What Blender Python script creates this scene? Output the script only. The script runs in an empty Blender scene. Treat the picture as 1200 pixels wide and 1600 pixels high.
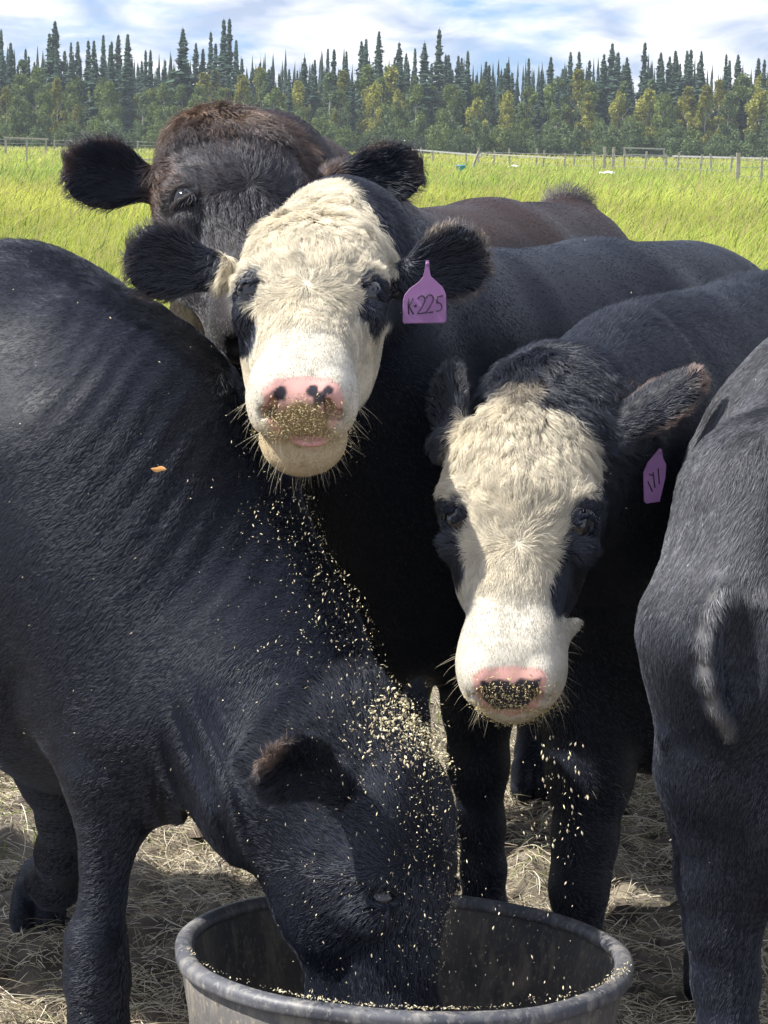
import bpy, math, random
import numpy as np
from mathutils import Matrix, Vector

C = bpy.context.scene.collection
rng = np.random.default_rng(7)
random.seed(7)

# ------------------------------------------------------------------ camera
FPX = 3800.0                      # focal length in photo pixels (1200 x 1600)
CAM = np.array([0.0, 0.0, 1.45])
PITCH, ROLL = math.radians(8.65), math.radians(1.0)
_f = np.array([0, math.cos(PITCH), -math.sin(PITCH)])
_u0 = np.array([0, math.sin(PITCH), math.cos(PITCH)])
_r0 = np.array([1.0, 0, 0])
_r = _r0 * math.cos(ROLL) + _u0 * math.sin(ROLL)
_u = _u0 * math.cos(ROLL) - _r0 * math.sin(ROLL)
cam_data = bpy.data.cameras.new('camera')
cam_data.sensor_fit = 'VERTICAL'; cam_data.sensor_height = 36.0
cam_data.lens = FPX / 1600 * 36
cam_data.clip_start = 0.1; cam_data.clip_end = 3000
cam = bpy.data.objects.new('camera', cam_data); C.objects.link(cam)
cam.matrix_world = Matrix(((_r[0], _u[0], -_f[0], CAM[0]), (_r[1], _u[1], -_f[1], CAM[1]), (_r[2], _u[2], -_f[2], CAM[2]), (0, 0, 0, 1)))
bpy.context.scene.camera = cam
cam_data.dof.use_dof = False

# ------------------------------------------------------------------ light
SUN_EL, SUN_AZ = 50.0, 263.0      # azimuth clockwise from +Y (the view direction): high on the left
sun_dir = np.array([math.sin(math.radians(SUN_AZ)) * math.cos(math.radians(SUN_EL)),
                    math.cos(math.radians(SUN_AZ)) * math.cos(math.radians(SUN_EL)), math.sin(math.radians(SUN_EL))])
sl = bpy.data.lights.new('sun', 'SUN'); sl.energy = 3.0; sl.angle = math.radians(0.55); sl.color = (1.0, 0.955, 0.87)
so = bpy.data.objects.new('sun', sl); C.objects.link(so)
so.rotation_euler = Vector(sun_dir).to_track_quat('Z', 'Y').to_euler()
world = bpy.data.worlds.new('World'); bpy.context.scene.world = world; world.use_nodes = True
wn = world.node_tree.nodes; wl = world.node_tree.links; wn.clear()
w_out = wn.new('ShaderNodeOutputWorld'); w_bg = wn.new('ShaderNodeBackground'); w_bg.inputs[1].default_value = 0.15
sky = wn.new('ShaderNodeTexSky'); sky.sky_type = 'NISHITA'; sky.sun_disc = False
sky.sun_elevation = math.radians(SUN_EL); sky.sun_rotation = math.radians(SUN_AZ)
sky.air_density = 1.0; sky.dust_density = 0.6; sky.ozone_density = 2.0
tc = wn.new('ShaderNodeTexCoord')
sep = wn.new('ShaderNodeSeparateXYZ'); wl.new(tc.outputs['Generated'], sep.inputs[0])
def wmath(op, a, b=None, clamp=False):
    n = wn.new('ShaderNodeMath'); n.operation = op; n.use_clamp = clamp
    for i, v in enumerate((a, b)):
        if v is None: continue
        if isinstance(v, (int, float)): n.inputs[i].default_value = v
        else: wl.new(v, n.inputs[i])
    return n.outputs[0]
# clouds as a layer seen in perspective: direction divided by height above the horizon
zz = wmath('ADD', wmath('MAXIMUM', sep.outputs[2], 0.0), 0.22)
comb = wn.new('ShaderNodeCombineXYZ')
wl.new(wmath('DIVIDE', sep.outputs[0], zz), comb.inputs[0]); wl.new(wmath('DIVIDE', sep.outputs[1], zz), comb.inputs[1])
mp = wn.new('ShaderNodeMapping'); mp.inputs['Location'].default_value = (0.35, 1.9, 0); mp.inputs['Scale'].default_value = (1.15, 0.95, 1)
wl.new(comb.outputs[0], mp.inputs[0])
n1 = wn.new('ShaderNodeTexNoise'); n1.inputs['Scale'].default_value = 2.6; n1.inputs['Detail'].default_value = 9; n1.inputs['Roughness'].default_value = 0.58; n1.inputs['Distortion'].default_value = 0.2
wl.new(mp.outputs[0], n1.inputs['Vector'])
cr = wn.new('ShaderNodeValToRGB'); cr.color_ramp.elements[0].position = 0.36; cr.color_ramp.elements[1].position = 0.50
wl.new(n1.outputs[0], cr.inputs[0])
n2 = wn.new('ShaderNodeTexNoise'); n2.inputs['Scale'].default_value = 5.0; n2.inputs['Detail'].default_value = 8; n2.inputs['Distortion'].default_value = 0.4
wl.new(mp.outputs[0], n2.inputs['Vector'])
cc = wn.new('ShaderNodeValToRGB'); cc.color_ramp.elements[0].position = 0.36; cc.color_ramp.elements[1].position = 0.62
cc.color_ramp.elements[0].color = (1.25, 1.5, 2.0, 1); cc.color_ramp.elements[1].color = (2.8, 2.8, 2.9, 1)
wl.new(n2.outputs[0], cc.inputs[0])
blue = wn.new('ShaderNodeMix'); blue.data_type = 'RGBA'; blue.blend_type = 'MULTIPLY'; blue.inputs[0].default_value = 1.0
wl.new(sky.outputs[0], blue.inputs[6]); blue.inputs[7].default_value = (0.20, 0.27, 0.47, 1)
mixc = wn.new('ShaderNodeMix'); mixc.data_type = 'RGBA'
wl.new(cr.outputs[0], mixc.inputs[0]); wl.new(blue.outputs[2], mixc.inputs[6]); wl.new(cc.outputs[0], mixc.inputs[7])
wl.new(mixc.outputs[2], w_bg.inputs[0]); wl.new(w_bg.outputs[0], w_out.inputs[0])

vs = bpy.context.scene.view_settings
vs.view_transform = 'Standard'; vs.look = 'None'; vs.gamma = 1.0; vs.use_curve_mapping = False; vs.exposure = 1.58
cy = bpy.context.scene.cycles
cy.max_bounces = 8; cy.diffuse_bounces = 3; cy.glossy_bounces = 3; cy.transmission_bounces = 4; cy.transparent_max_bounces = 8; cy.volume_bounces = 0
bpy.context.scene.cycles_curves.shape = 'RIBBONS'
bpy.context.scene.cycles_curves.subdivisions = 2

# ------------------------------------------------------------------ placing helpers
def Q(px, py, d):
    """world point on the sight line of photo pixel (px, py) at distance y = d"""
    v = _f * FPX + _r * (px - 600) - _u * (py - 800)
    return CAM + v * (d / v[1])
def QZ(px, d, z):
    x = 0.0
    for _ in range(6):
        p = np.array([x, d, z]) - CAM
        cur = 600 + FPX * (p @ _r) / (p @ _f)
        x += (px - cur) * (p @ _f) / FPX
    return np.array([x, d, z])
def proj(P):
    P = np.atleast_2d(P) - CAM
    w = P @ _f
    return 600 + FPX * (P @ _r) / w, 800 - FPX * (P @ _u) / w, w
def idir(dx, dy):
    v = _r * dx - _u * dy
    return v / np.linalg.norm(v)
def nrm(v):
    v = np.asarray(v, float)
    return v / (np.linalg.norm(v, axis=-1, keepdims=True) + 1e-12)

def tag(o, label=None, cat=None, group=None, kind=None):
    if label: o['label'] = label
    if cat: o['category'] = cat
    if group: o['group'] = group
    if kind: o['kind'] = kind
    return o
def mesh_obj(name, V, F, mat, parent=None, smooth=True, loc=None, link=True):
    me = bpy.data.meshes.new(name)
    V = np.asarray(V, dtype=np.float32)
    if isinstance(F, np.ndarray):
        n, k = F.shape
        me.vertices.add(len(V)); me.vertices.foreach_set('co', V.ravel())
        me.loops.add(n * k); me.loops.foreach_set('vertex_index', F.astype(np.int32).ravel())
        me.polygons.add(n); me.polygons.foreach_set('loop_start', np.arange(0, n * k, k, dtype=np.int32))
        me.polygons.foreach_set('use_smooth', np.full(n, smooth))
        me.update(calc_edges=True)
    else:
        me.from_pydata([tuple(map(float, v)) for v in V], [], F)
        if smooth:
            for p in me.polygons: p.use_smooth = True
    if mat: me.materials.append(mat)
    o = bpy.data.objects.new(name, me)
    if link: C.objects.link(o)
    if loc is not None: o.location = loc
    if parent is not None: o.parent = parent
    return o
def set_col(me, col, name='col'):
    a = me.color_attributes.new(name, 'FLOAT_COLOR', 'POINT')
    c = np.ones((len(me.vertices), 4), np.float32); c[:, :3] = col
    a.data.foreach_set('color', c.ravel())
def empty(name, loc=(0, 0, 0), rz=0):
    o = bpy.data.objects.new(name, None); C.objects.link(o); o.location = loc; o.rotation_euler = (0, 0, rz)
    o.empty_display_size = 0.1
    return o

# ------------------------------------------------------------------ noise
def _hash(ix, iy, iz, seed):
    h = (ix * 374761393 + iy * 668265263 + iz * 2147483647 + seed * 1274126177) & 0xffffffff
    h = ((h ^ (h >> 13)) * 1274126177) & 0xffffffff
    h = (h ^ (h >> 16)) & 0xffffffff
    h = (h * 2246822519) & 0xffffffff
    return ((h ^ (h >> 15)) & 0xffffff) / float(0xffffff)
def vnoise(p, scale, seed=0):
    """value noise in -1..1"""
    q = np.asarray(p, float) * scale
    i = np.floor(q).astype(np.int64); f = q - i; f = f * f * (3 - 2 * f)
    out = 0
    for dx in (0, 1):
        wx = f[:, 0] if dx else 1 - f[:, 0]
        for dy in (0, 1):
            wy = f[:, 1] if dy else 1 - f[:, 1]
            for dz in (0, 1):
                wz = f[:, 2] if dz else 1 - f[:, 2]
                out = out + wx * wy * wz * _hash(i[:, 0] + dx, i[:, 1] + dy, i[:, 2] + dz, seed)
    return out * 2 - 1
def fbm(p, scale, oct=3, seed=0):
    s = 0; a = 1; t = 0
    for k in range(oct):
        s = s + a * vnoise(p, scale * 2 ** k, seed + 11 * k); t += a; a *= 0.5
    return s / t

# ------------------------------------------------------------------ materials
def new_mat(name):
    m = bpy.data.materials.new(name); m.use_nodes = True
    nt = m.node_tree
    return m, nt.nodes, nt.links, nt.nodes['Principled BSDF']
def noise_mat(name, c1, c2, scale=10, rough=0.8, bump=0.3, bscale=60, bdist=0.003, spec=0.3, detail=6):
    m, N, L, b = new_mat(name)
    t = N.new('ShaderNodeTexCoord')
    n = N.new('ShaderNodeTexNoise'); n.inputs['Scale'].default_value = scale; n.inputs['Detail'].default_value = detail
    L.new(t.outputs['Object'], n.inputs['Vector'])
    r = N.new('ShaderNodeValToRGB'); r.color_ramp.elements[0].color = (*c1, 1); r.color_ramp.elements[1].color = (*c2, 1)
    r.color_ramp.elements[0].position = 0.3; r.color_ramp.elements[1].position = 0.7
    L.new(n.outputs[0], r.inputs[0]); L.new(r.outputs[0], b.inputs['Base Color'])
    b.inputs['Roughness'].default_value = rough; b.inputs['Specular IOR Level'].default_value = spec
    if bump:
        n2 = N.new('ShaderNodeTexNoise'); n2.inputs['Scale'].default_value = bscale; n2.inputs['Detail'].default_value = 5
        L.new(t.outputs['Object'], n2.inputs['Vector'])
        bp = N.new('ShaderNodeBump'); bp.inputs['Strength'].default_value = bump; bp.inputs['Distance'].default_value = bdist
        L.new(n2.outputs[0], bp.inputs['Height']); L.new(bp.outputs[0], b.inputs['Normal'])
    return m
def col_mat(name, rough=0.7, spec=0.3, bump=0.2, bscale=300, bdist=0.001, translucent=0.0, sheen=0.0):
    """colour from the 'col' attribute (markings that belong to the thing)"""
    m, N, L, b = new_mat(name)
    a = N.new('ShaderNodeAttribute'); a.attribute_name = 'col'
    L.new(a.outputs['Color'], b.inputs['Base Color'])
    b.inputs['Roughness'].default_value = rough; b.inputs['Specular IOR Level'].default_value = spec
    b.inputs['Sheen Weight'].default_value = sheen; b.inputs['Sheen Roughness'].default_value = 0.4
    if bump:
        t = N.new('ShaderNodeTexCoord')
        n2 = N.new('ShaderNodeTexNoise'); n2.inputs['Scale'].default_value = bscale; n2.inputs['Detail'].default_value = 3
        L.new(t.outputs['Object'], n2.inputs['Vector'])
        bp = N.new('ShaderNodeBump'); bp.inputs['Strength'].default_value = bump; bp.inputs['Distance'].default_value = bdist
        L.new(n2.outputs[0], bp.inputs['Height']); L.new(bp.outputs[0], b.inputs['Normal'])
    if translucent:
        tr = N.new('ShaderNodeBsdfTranslucent'); L.new(a.outputs['Color'], tr.inputs[0])
        mx = N.new('ShaderNodeMixShader'); mx.inputs[0].default_value = translucent
        out = N['Material Output']
        L.new(b.outputs[0], mx.inputs[1]); L.new(tr.outputs[0], mx.inputs[2]); L.new(mx.outputs[0], out.inputs[0])
    return m
# ------------------------------------------------------------------ signed-distance bodies: one continuous surface per animal
class Body:
    def __init__(s):
        s.pr = []; s.detail = None
    def ecap(s, a, b, ra, rb, up=(0, 0, 1), k=0.03, op='+'):
        """tapered capsule with elliptical section: ra/rb = (sideways, along up)"""
        a = np.asarray(a, float); b = np.asarray(b, float)
        w = b - a; L = np.linalg.norm(w)
        up = nrm(up)
        if L < 1e-6: w = np.cross([0.31, 0.9, 0.2], up); L = 0
        w = nrm(w); v = nrm(up - w * (up @ w)); u = np.cross(v, w)
        ra = (ra, ra) if np.isscalar(ra) else ra; rb = (rb, rb) if np.isscalar(rb) else rb
        RA = np.array([ra[0], ra[1], min(ra)]); RB = np.array([rb[0], rb[1], min(rb)])
        m = max(max(RA), max(RB)) + k + 0.03
        s.pr.append((a, b, RA, RB, np.stack([u, v, w]), k, op, np.minimum(a, b) - m, np.maximum(a, b) + m))
    def ell(s, c, r, R=np.eye(3), k=0.03, op='+'):
        """ellipsoid; rows of R are its axes in world space"""
        c = np.asarray(c, float); r = np.asarray(r, float); m = max(r) + k + 0.03
        s.pr.append((c, c, r, r, np.asarray(R, float), k, op, c - m, c + m))
    def chain(s, pts, up=(0, 0, 1), k=0.03):
        for (a, ra), (b, rb) in zip(pts[:-1], pts[1:]): s.ecap(a, b, ra, rb, up, k)
    @staticmethod
    def _d(pr, P):
        a, b, RA, RB, M, k, op, lo, hi = pr
        w = b - a; L2 = w @ w
        q = P - a
        if L2 > 1e-12:
            t = np.clip(q @ w / L2, 0, 1)[:, None]
            q = q - t * w; r = RA + (RB - RA) * t
        else: r = RA
        q = q @ M.T
        x = q / r; k0 = np.sqrt((x * x).sum(1)); y = x / r; k1 = np.sqrt((y * y).sum(1)) + 1e-6
        return k0 * (k0 - 1) / k1 - (k0 < 1e-3) * RA.min()
    @staticmethod
    def _mix(f, d, k, op):
        if op == '+':
            h = np.clip(0.5 + 0.5 * (f - d) / k, 0, 1); return f + (d - f) * h - k * h * (1 - h)
        h = np.clip(0.5 - 0.5 * (f + d) / k, 0, 1); return f + (-d - f) * h + k * h * (1 - h)
    def at(s, P, detail=True):
        f = np.full(len(P), 0.3)
        for pr in s.pr:
            m = np.all((P > pr[7]) & (P < pr[8]), axis=1)
            if m.any(): f[m] = s._mix(f[m], s._d(pr, P[m]), pr[5], pr[6])
        if detail and s.detail is not None: f = f + s.detail(P)
        return f
    def grad(s, P, e=0.002):
        g = np.zeros_like(P)
        for sg in ((1, -1, -1), (-1, -1, 1), (-1, 1, -1), (1, 1, 1)):
            sg = np.array(sg, float); g += sg * s.at(P + sg * e)[:, None]
        return nrm(g)
    def mesh(s, h, refine=()):
        lo = np.min([p[7] for p in s.pr if p[6] == '+'], 0) - h; hi = np.max([p[8] for p in s.pr if p[6] == '+'], 0) + h
        n = np.ceil((hi - lo) / h).astype(int) + 1
        f = np.full(n, 0.3, np.float32)
        for pr in s.pr:
            i0 = np.maximum(np.floor((pr[7] - lo) / h).astype(int), 0); i1 = np.minimum(np.ceil((pr[8] - lo) / h).astype(int) + 1, n)
            ax = [lo[d] + h * np.arange(i0[d], i1[d]) for d in range(3)]
            g = np.stack(np.meshgrid(*ax, indexing='ij'), -1).reshape(-1, 3)
            sub = f[i0[0]:i1[0], i0[1]:i1[1], i0[2]:i1[2]]
            near = (sub.ravel() < 9)
            v = s._mix(sub.ravel().astype(float), s._d(pr, g), pr[5], pr[6])
            f[i0[0]:i1[0], i0[1]:i1[1], i0[2]:i1[2]] = v.reshape(sub.shape)
        ins = f < 0
        acc = np.zeros(tuple(n - 1) + (3,), np.float32); cnt = np.zeros(tuple(n - 1), np.float32)
        edges = []
        for ax in range(3):
            sl0 = [slice(None)] * 3; sl1 = [slice(None)] * 3; sl0[ax] = slice(0, -1); sl1[ax] = slice(1, None)
            A = f[tuple(sl0)]; B = f[tuple(sl1)]
            e = np.argwhere(ins[tuple(sl0)] != ins[tuple(sl1)])
            fa = A[tuple(e.T)]; fb = B[tuple(e.T)]; t = fa / (fa - fb)
            p = e.astype(np.float32); p[:, ax] += t
            o1, o2 = [d for d in range(3) if d != ax]
            ok = (e[:, o1] > 0) & (e[:, o2] > 0) & (e[:, o1] < n[o1] - 1) & (e[:, o2] < n[o2] - 1)
            e = e[ok]; p = p[ok]; fa = fa[ok]
            cells = []
            for d1, d2 in ((0, 0), (1, 0), (1, 1), (0, 1)):
                c = e.copy(); c[:, o1] -= d1; c[:, o2] -= d2; cells.append(c)
                np.add.at(acc, tuple(c.T), p); np.add.at(cnt, tuple(c.T), 1)
            flip = (fa < 0) if ax != 1 else (fa >= 0)
            edges.append((cells, flip))
        idx = np.full(cnt.shape, -1, np.int64); act = cnt > 0; idx[act] = np.arange(act.sum())
        V = lo + h * (acc[act] / cnt[act][:, None])
        F = []
        for cells, flip in edges:
            q = np.stack([idx[tuple(c.T)] for c in cells], 1)
            q[~flip] = q[~flip][:, ::-1]
            F.append(q)
        F = np.concatenate(F); V = V.astype(float)
        # drop loose bits
        for _ in range(2): V = s.proj(V)
        borders = []
        for (ce, rad) in refine:
            V, F, b_ = s.sub(V, F, np.asarray(ce), rad); borders.append(b_)
        V = s.proj(V, True)
        V = s.proj(V, True)
        for m_, a_, c_ in borders: V[m_] = (V[a_] + V[c_]) / 2          # hanging vertices stay on the coarse edge
        # orientation check
        g = s.grad(V[F[:200].mean(1).shape[0] and F[:200, 0]])
        fn = np.cross(V[F[:200, 1]] - V[F[:200, 0]], V[F[:200, 2]] - V[F[:200, 0]])
        if (g * fn).sum() < 0: F = F[:, ::-1].copy()
        return V, F
    def proj(s, V, detail=False):
        e = 0.0015; f = s.at(V, detail)
        g = np.stack([s.at(V + np.eye(3)[i] * e, detail) - f for i in range(3)], 1) / e
        return V - np.clip(f / ((g * g).sum(1) + 1e-3), -0.006, 0.006)[:, None] * g
    def hit(s, x, y, d0=2.4, d1=5.0):
        """first surface point on the sight line of photo pixel (x, y)"""
        t = np.linspace(d0, d1, 800); P = np.array([Q(x, y, v) for v in t]); f = s.at(P, False); i = np.argmax(f < 0)
        return P[i]
    @staticmethod
    def sub(V, F, ce, rad):
        m = np.linalg.norm(V[F].mean(1) - ce, axis=1) < rad
        keep = F[~m]; R = F[m]
        E = np.sort(np.stack([R, np.roll(R, -1, 1)], 2).reshape(-1, 2), axis=1)
        U, inv = np.unique(E[:, 0] * (len(V) + 1) + E[:, 1], return_inverse=True)
        ua, ub = U // (len(V) + 1), U % (len(V) + 1)
        mid = (V[ua] + V[ub]) / 2; cen = V[R].mean(1)
        mi = len(V) + inv.reshape(-1, 4); ci = len(V) + len(mid) + np.arange(len(R))
        V2 = np.concatenate([V, mid, cen])
        quads = [np.stack([R[:, i], mi[:, i], ci, mi[:, (i - 1) % 4]], 1) for i in range(4)]
        kE = np.sort(np.stack([keep, np.roll(keep, -1, 1)], 2).reshape(-1, 2), axis=1)
        bd = np.flatnonzero(np.isin(U, kE[:, 0] * (len(V) + 1) + kE[:, 1]))
        return V2, np.concatenate([keep] + quads), (len(V) + bd, ua[bd], ub[bd])

def seg_dist(P, pts):
    """distance of points to a polyline (any dimension)"""
    d = np.full(len(P), 1e9)
    for a, b in zip(pts[:-1], pts[1:]):
        a = np.asarray(a, float); b = np.asarray(b, float); w = b - a
        t = np.clip((P - a) @ w / (w @ w + 1e-12), 0, 1)
        d = np.minimum(d, np.linalg.norm(P - a - t[:, None] * w, axis=1))
    return d
def inpoly(x, y, poly):
    """signed distance to a polygon, negative inside"""
    P = np.stack([x, y], 1); poly = [np.array(p, float) for p in poly]
    d = seg_dist(P, poly + poly[:1]); c = np.zeros(len(P), bool)
    for a, b in zip(poly, poly[1:] + poly[:1]):
        cond = (a[1] > y) != (b[1] > y)
        with np.errstate(divide='ignore', invalid='ignore'):
            xi = (b[0] - a[0]) * (y - a[1]) / (b[1] - a[1] + 1e-12) + a[0]
        c ^= cond & (x < xi)
    return np.where(c, -d, d)
def sstep(a, b, x):
    t = np.clip((x - a) / (b - a), 0, 1); return t * t * (3 - 2 * t)

# ------------------------------------------------------------------ fur
def hair_object(name, P, rad, col, mat, parent):
    """P (n, k, 3) world points, rad (n, k)"""
    n, k = P.shape[:2]
    hc = bpy.data.hair_curves.new(name); hc.add_curves([k] * n)
    hc.points.foreach_set('position', P.astype(np.float32).ravel())
    hc.points.foreach_set('radius', rad.astype(np.float32).ravel())
    a = hc.attributes.new('col', 'FLOAT_COLOR', 'CURVE')
    c = np.ones((n, 4), np.float32); c[:, :3] = col; a.data.foreach_set('color', c.ravel())
    hc.materials.append(mat)
    o = bpy.data.objects.new(name, hc); C.objects.link(o)
    if parent is not None:
        o.parent = parent; o.matrix_parent_inverse = parent.matrix_world.inverted()
    return o

def sample_surface(V, F, w, n, r):
    """n random points on quads with per-vertex weight w -> indices + barycentric"""
    T = np.concatenate([F[:, [0, 1, 2]], F[:, [0, 2, 3]]])
    A = np.linalg.norm(np.cross(V[T[:, 1]] - V[T[:, 0]], V[T[:, 2]] - V[T[:, 0]]), axis=1)
    W = A * w[T].mean(1); cs = np.cumsum(W)
    i = np.searchsorted(cs, r.random(n) * cs[-1]); T = T[np.minimum(i, len(T) - 1)]
    a, b = r.random(n), r.random(n); fl = a + b > 1; a[fl] = 1 - a[fl]; b[fl] = 1 - b[fl]
    B = np.stack([1 - a - b, a, b], 1)
    return T, B, cs[-1] / 1.0

def vert_normals(V, F):
    fn = np.cross(V[F[:, 2]] - V[F[:, 0]], V[F[:, 3]] - V[F[:, 1]])
    N = np.zeros_like(V)
    for i in range(4): np.add.at(N, F[:, i], fn)
    return nrm(N)

def fur(name, V, F, N, at, dens, mat, parent, seed=1, K=6, clump=0.012, margin=200, back=-0.25, nmax=150000, ctint=.22, glint=.14):
    """at: per-vertex dict  col(3) len flow(3) lift curl clump rad ; dens: hairs per square metre"""
    r = np.random.default_rng(seed)
    x, y, w = proj(V)
    vis = (x > -margin) & (x < 1200 + margin) & (y > -margin) & (y < 1600 + margin)
    vis &= ((N * nrm(CAM - V)).sum(1) > back)
    wt = dens * vis
    T, B, tot = sample_surface(V, F, wt, 10, r)
    n = int(min(tot, nmax))
    T, B, tot = sample_surface(V, F, wt, n, r)
    def s(a):
        a = np.asarray(a, float)
        return (a[T] * (B[:, :, None] if a.ndim == 2 else B)).sum(1)
    p = s(V); nn = nrm(s(N)); L = s(at['len']) * r.uniform(0.7, 1.2, n); fl = s(at['flow'])
    lift = s(at['lift']) * r.uniform(0.6, 1.4, n); curl = s(at['curl']); cl = s(at['clump']); col = s(at['col']); rad = s(at['rad'])
    fl = nrm(fl - nn * (fl * nn).sum(1)[:, None])
    # swirl of the lie of the coat
    ang = curl * (1.1 * vnoise(p, 28, seed) + 0.7 * vnoise(p, 70, seed + 5)) + r.normal(0, 0.12, n)
    bt = np.cross(nn, fl)
    fl = fl * np.cos(ang)[:, None] + bt * np.sin(ang)[:, None]; bt = np.cross(nn, fl)
    c0 = np.floor(p / clump - .5).astype(np.int64); bd = np.full(n, 1e9); cc = p.copy(); cell = c0.copy()
    for a in range(8):
        ce = c0 + np.array([a & 1, (a >> 1) & 1, a >> 2])
        h = _hash(ce[:, 0], ce[:, 1], ce[:, 2], 1)
        jj = np.stack([h, (h * 917.3) % 1, (h * 7717.7) % 1], 1)
        q = (ce + jj) * clump; dd = ((q - p) ** 2).sum(1); m = dd < bd
        bd[m] = dd[m]; cc[m] = q[m]; cell[m] = ce[m]
    j = np.stack([_hash(cell[:, 0], cell[:, 1], cell[:, 2], 4)], 1)
    cl = np.where(bd > (1.2 * clump) ** 2, 0, cl)
    to = cc - p; to = to - nn * (to * nn).sum(1)[:, None]; to = to - fl * (to * fl).sum(1)[:, None] * .85
    ph = _hash(cell[:, 0], cell[:, 1], cell[:, 2], 9) * 6.28
    P = np.zeros((n, K, 3)); t = np.linspace(0, 1, K)
    for k in range(K):
        u = t[k]
        out = lift * (u - 0.45 * u * u)
        P[:, k] = p + fl * (L * u * (1 - 0.25 * lift))[:, None] + nn * (L * out - 0.0006 * (1 - u))[:, None]
        wv = curl * L * 0.22 * np.sin(u * 5.0 + ph) * u
        P[:, k] += bt * wv[:, None] + nn * (curl * L * 0.10 * (np.cos(u * 5.5 + ph) - np.cos(ph)) * u)[:, None]
        P[:, k] += to * (cl * u ** 1.3)[:, None]
    R = rad[:, None] * np.array([1.0 - 0.85 * u ** 2.2 for u in t])[None]
    tint = 1 + (ctint * np.clip(s(at['curl']) * 1.8, 0, 1) + .05) * (j[:, 0] - 0.5) + r.normal(0, 0.10, n)
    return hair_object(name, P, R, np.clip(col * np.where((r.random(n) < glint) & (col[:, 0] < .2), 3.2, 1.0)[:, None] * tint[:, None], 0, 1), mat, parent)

def hair_mat(name, rough=0.45, trans=0.25, spec=0.5, hairspec=0.0, hs_rough=0.25, hs_col=(0.5, 0.5, 0.55)):
    m, N, L, b = new_mat(name)
    a = N.new('ShaderNodeAttribute'); a.attribute_name = 'col'
    L.new(a.outputs['Color'], b.inputs['Base Color']); b.inputs['Roughness'].default_value = rough
    b.inputs['Specular IOR Level'].default_value = spec
    out = N['Material Output']; last = b.outputs[0]
    if trans:
        tr = N.new('ShaderNodeBsdfTranslucent'); L.new(a.outputs['Color'], tr.inputs[0])
        mx = N.new('ShaderNodeMixShader'); mx.inputs[0].default_value = trans
        L.new(last, mx.inputs[1]); L.new(tr.outputs[0], mx.inputs[2]); last = mx.outputs[0]
    if hairspec:
        h = N.new('ShaderNodeBsdfHair'); h.component = 'Reflection'
        h.inputs['Color'].default_value = (*hs_col, 1); h.inputs['RoughnessU'].default_value = hs_rough; h.inputs['RoughnessV'].default_value = 0.9
        mx = N.new('ShaderNodeMixShader'); mx.inputs[0].default_value = hairspec
        L.new(last, mx.inputs[1]); L.new(h.outputs[0], mx.inputs[2]); last = mx.outputs[0]
    L.new(last, out.inputs[0])
    return m
# ------------------------------------------------------------------ ground: one sheet to the horizon, trampled near the tub
def ground_z(P):
    x, y = P[:, 0], P[:, 1]; q = np.stack([x, y, 0 * x], 1)
    near = sstep(11, 7.5, y) * sstep(-6, -3.5, x) * sstep(7, 4, x)
    z = .034 * fbm(q, 5.0, 3, 101) + .034 * np.abs(vnoise(q, 13, 104)) + .014 * vnoise(q, 38, 105)
    flat = sstep(.28, .46, np.hypot(x - .02, y - 3.32))
    return z * near * (.25 + .75 * flat) - .012
def lines(fine0, fine1, st, far0, far1, gr):
    a = list(np.arange(fine0, fine1, st)); s = st; v = a[-1]
    while v < far1: s *= gr; v += s; a.append(v)
    s = st; v = a[0]
    while v > far0: s *= gr; v -= s; a.insert(0, v)
    return np.array(a)
gx = lines(-2.2, 2.6, .020, -380, 380, 1.22); gy = lines(2.7, 8.0, .022, -12, 470, 1.2)
GX, GY = np.meshgrid(gx, gy, indexing='ij'); gp = np.stack([GX.ravel(), GY.ravel()], 1)
gz = ground_z(gp); ii = np.arange(len(gp)).reshape(GX.shape)
gf = np.stack([ii[:-1, :-1].ravel(), ii[1:, :-1].ravel(), ii[1:, 1:].ravel(), ii[:-1, 1:].ravel()], 1)
gm, gN, gL, gb = new_mat('trampled_earth_and_turf')
t_ = gN.new('ShaderNodeTexCoord'); s_ = gN.new('ShaderNodeSeparateXYZ'); gL.new(t_.outputs['Object'], s_.inputs[0])
def _n(scale, det=6):
    n = gN.new('ShaderNodeTexNoise'); n.inputs['Scale'].default_value = scale; n.inputs['Detail'].default_value = det; gL.new(t_.outputs['Object'], n.inputs['Vector']); return n
def _ramp(src, p0, c0, p1, c1):
    r = gN.new('ShaderNodeValToRGB'); r.color_ramp.elements[0].position = p0; r.color_ramp.elements[1].position = p1
    r.color_ramp.elements[0].color = (*c0, 1); r.color_ramp.elements[1].color = (*c1, 1); gL.new(src, r.inputs[0]); return r.outputs[0]
mud = _ramp(_n(9).outputs[0], .35, (.060, .050, .040), .68, (.24, .21, .165))
turf = _ramp(_n(.6).outputs[0], .35, (.13, .17, .03), .65, (.21, .24, .05))
ma = gN.new('ShaderNodeMath'); ma.operation = 'MULTIPLY_ADD'; gL.new(_n(1.1).outputs[0], ma.inputs[0]); ma.inputs[1].default_value = 5; gL.new(s_.outputs[1], ma.inputs[2])
mr = gN.new('ShaderNodeMapRange'); gL.new(ma.outputs[0], mr.inputs[0]); mr.inputs[1].default_value = 9.5; mr.inputs[2].default_value = 12
mx_ = gN.new('ShaderNodeMix'); mx_.data_type = 'RGBA'; gL.new(mr.outputs[0], mx_.inputs[0]); gL.new(mud, mx_.inputs[6]); gL.new(turf, mx_.inputs[7])
gL.new(mx_.outputs[2], gb.inputs['Base Color']); gb.inputs['Roughness'].default_value = .9; gb.inputs['Specular IOR Level'].default_value = .2
bp_ = gN.new('ShaderNodeBump'); bp_.inputs['Strength'].default_value = .8; bp_.inputs['Distance'].default_value = .006
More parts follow.
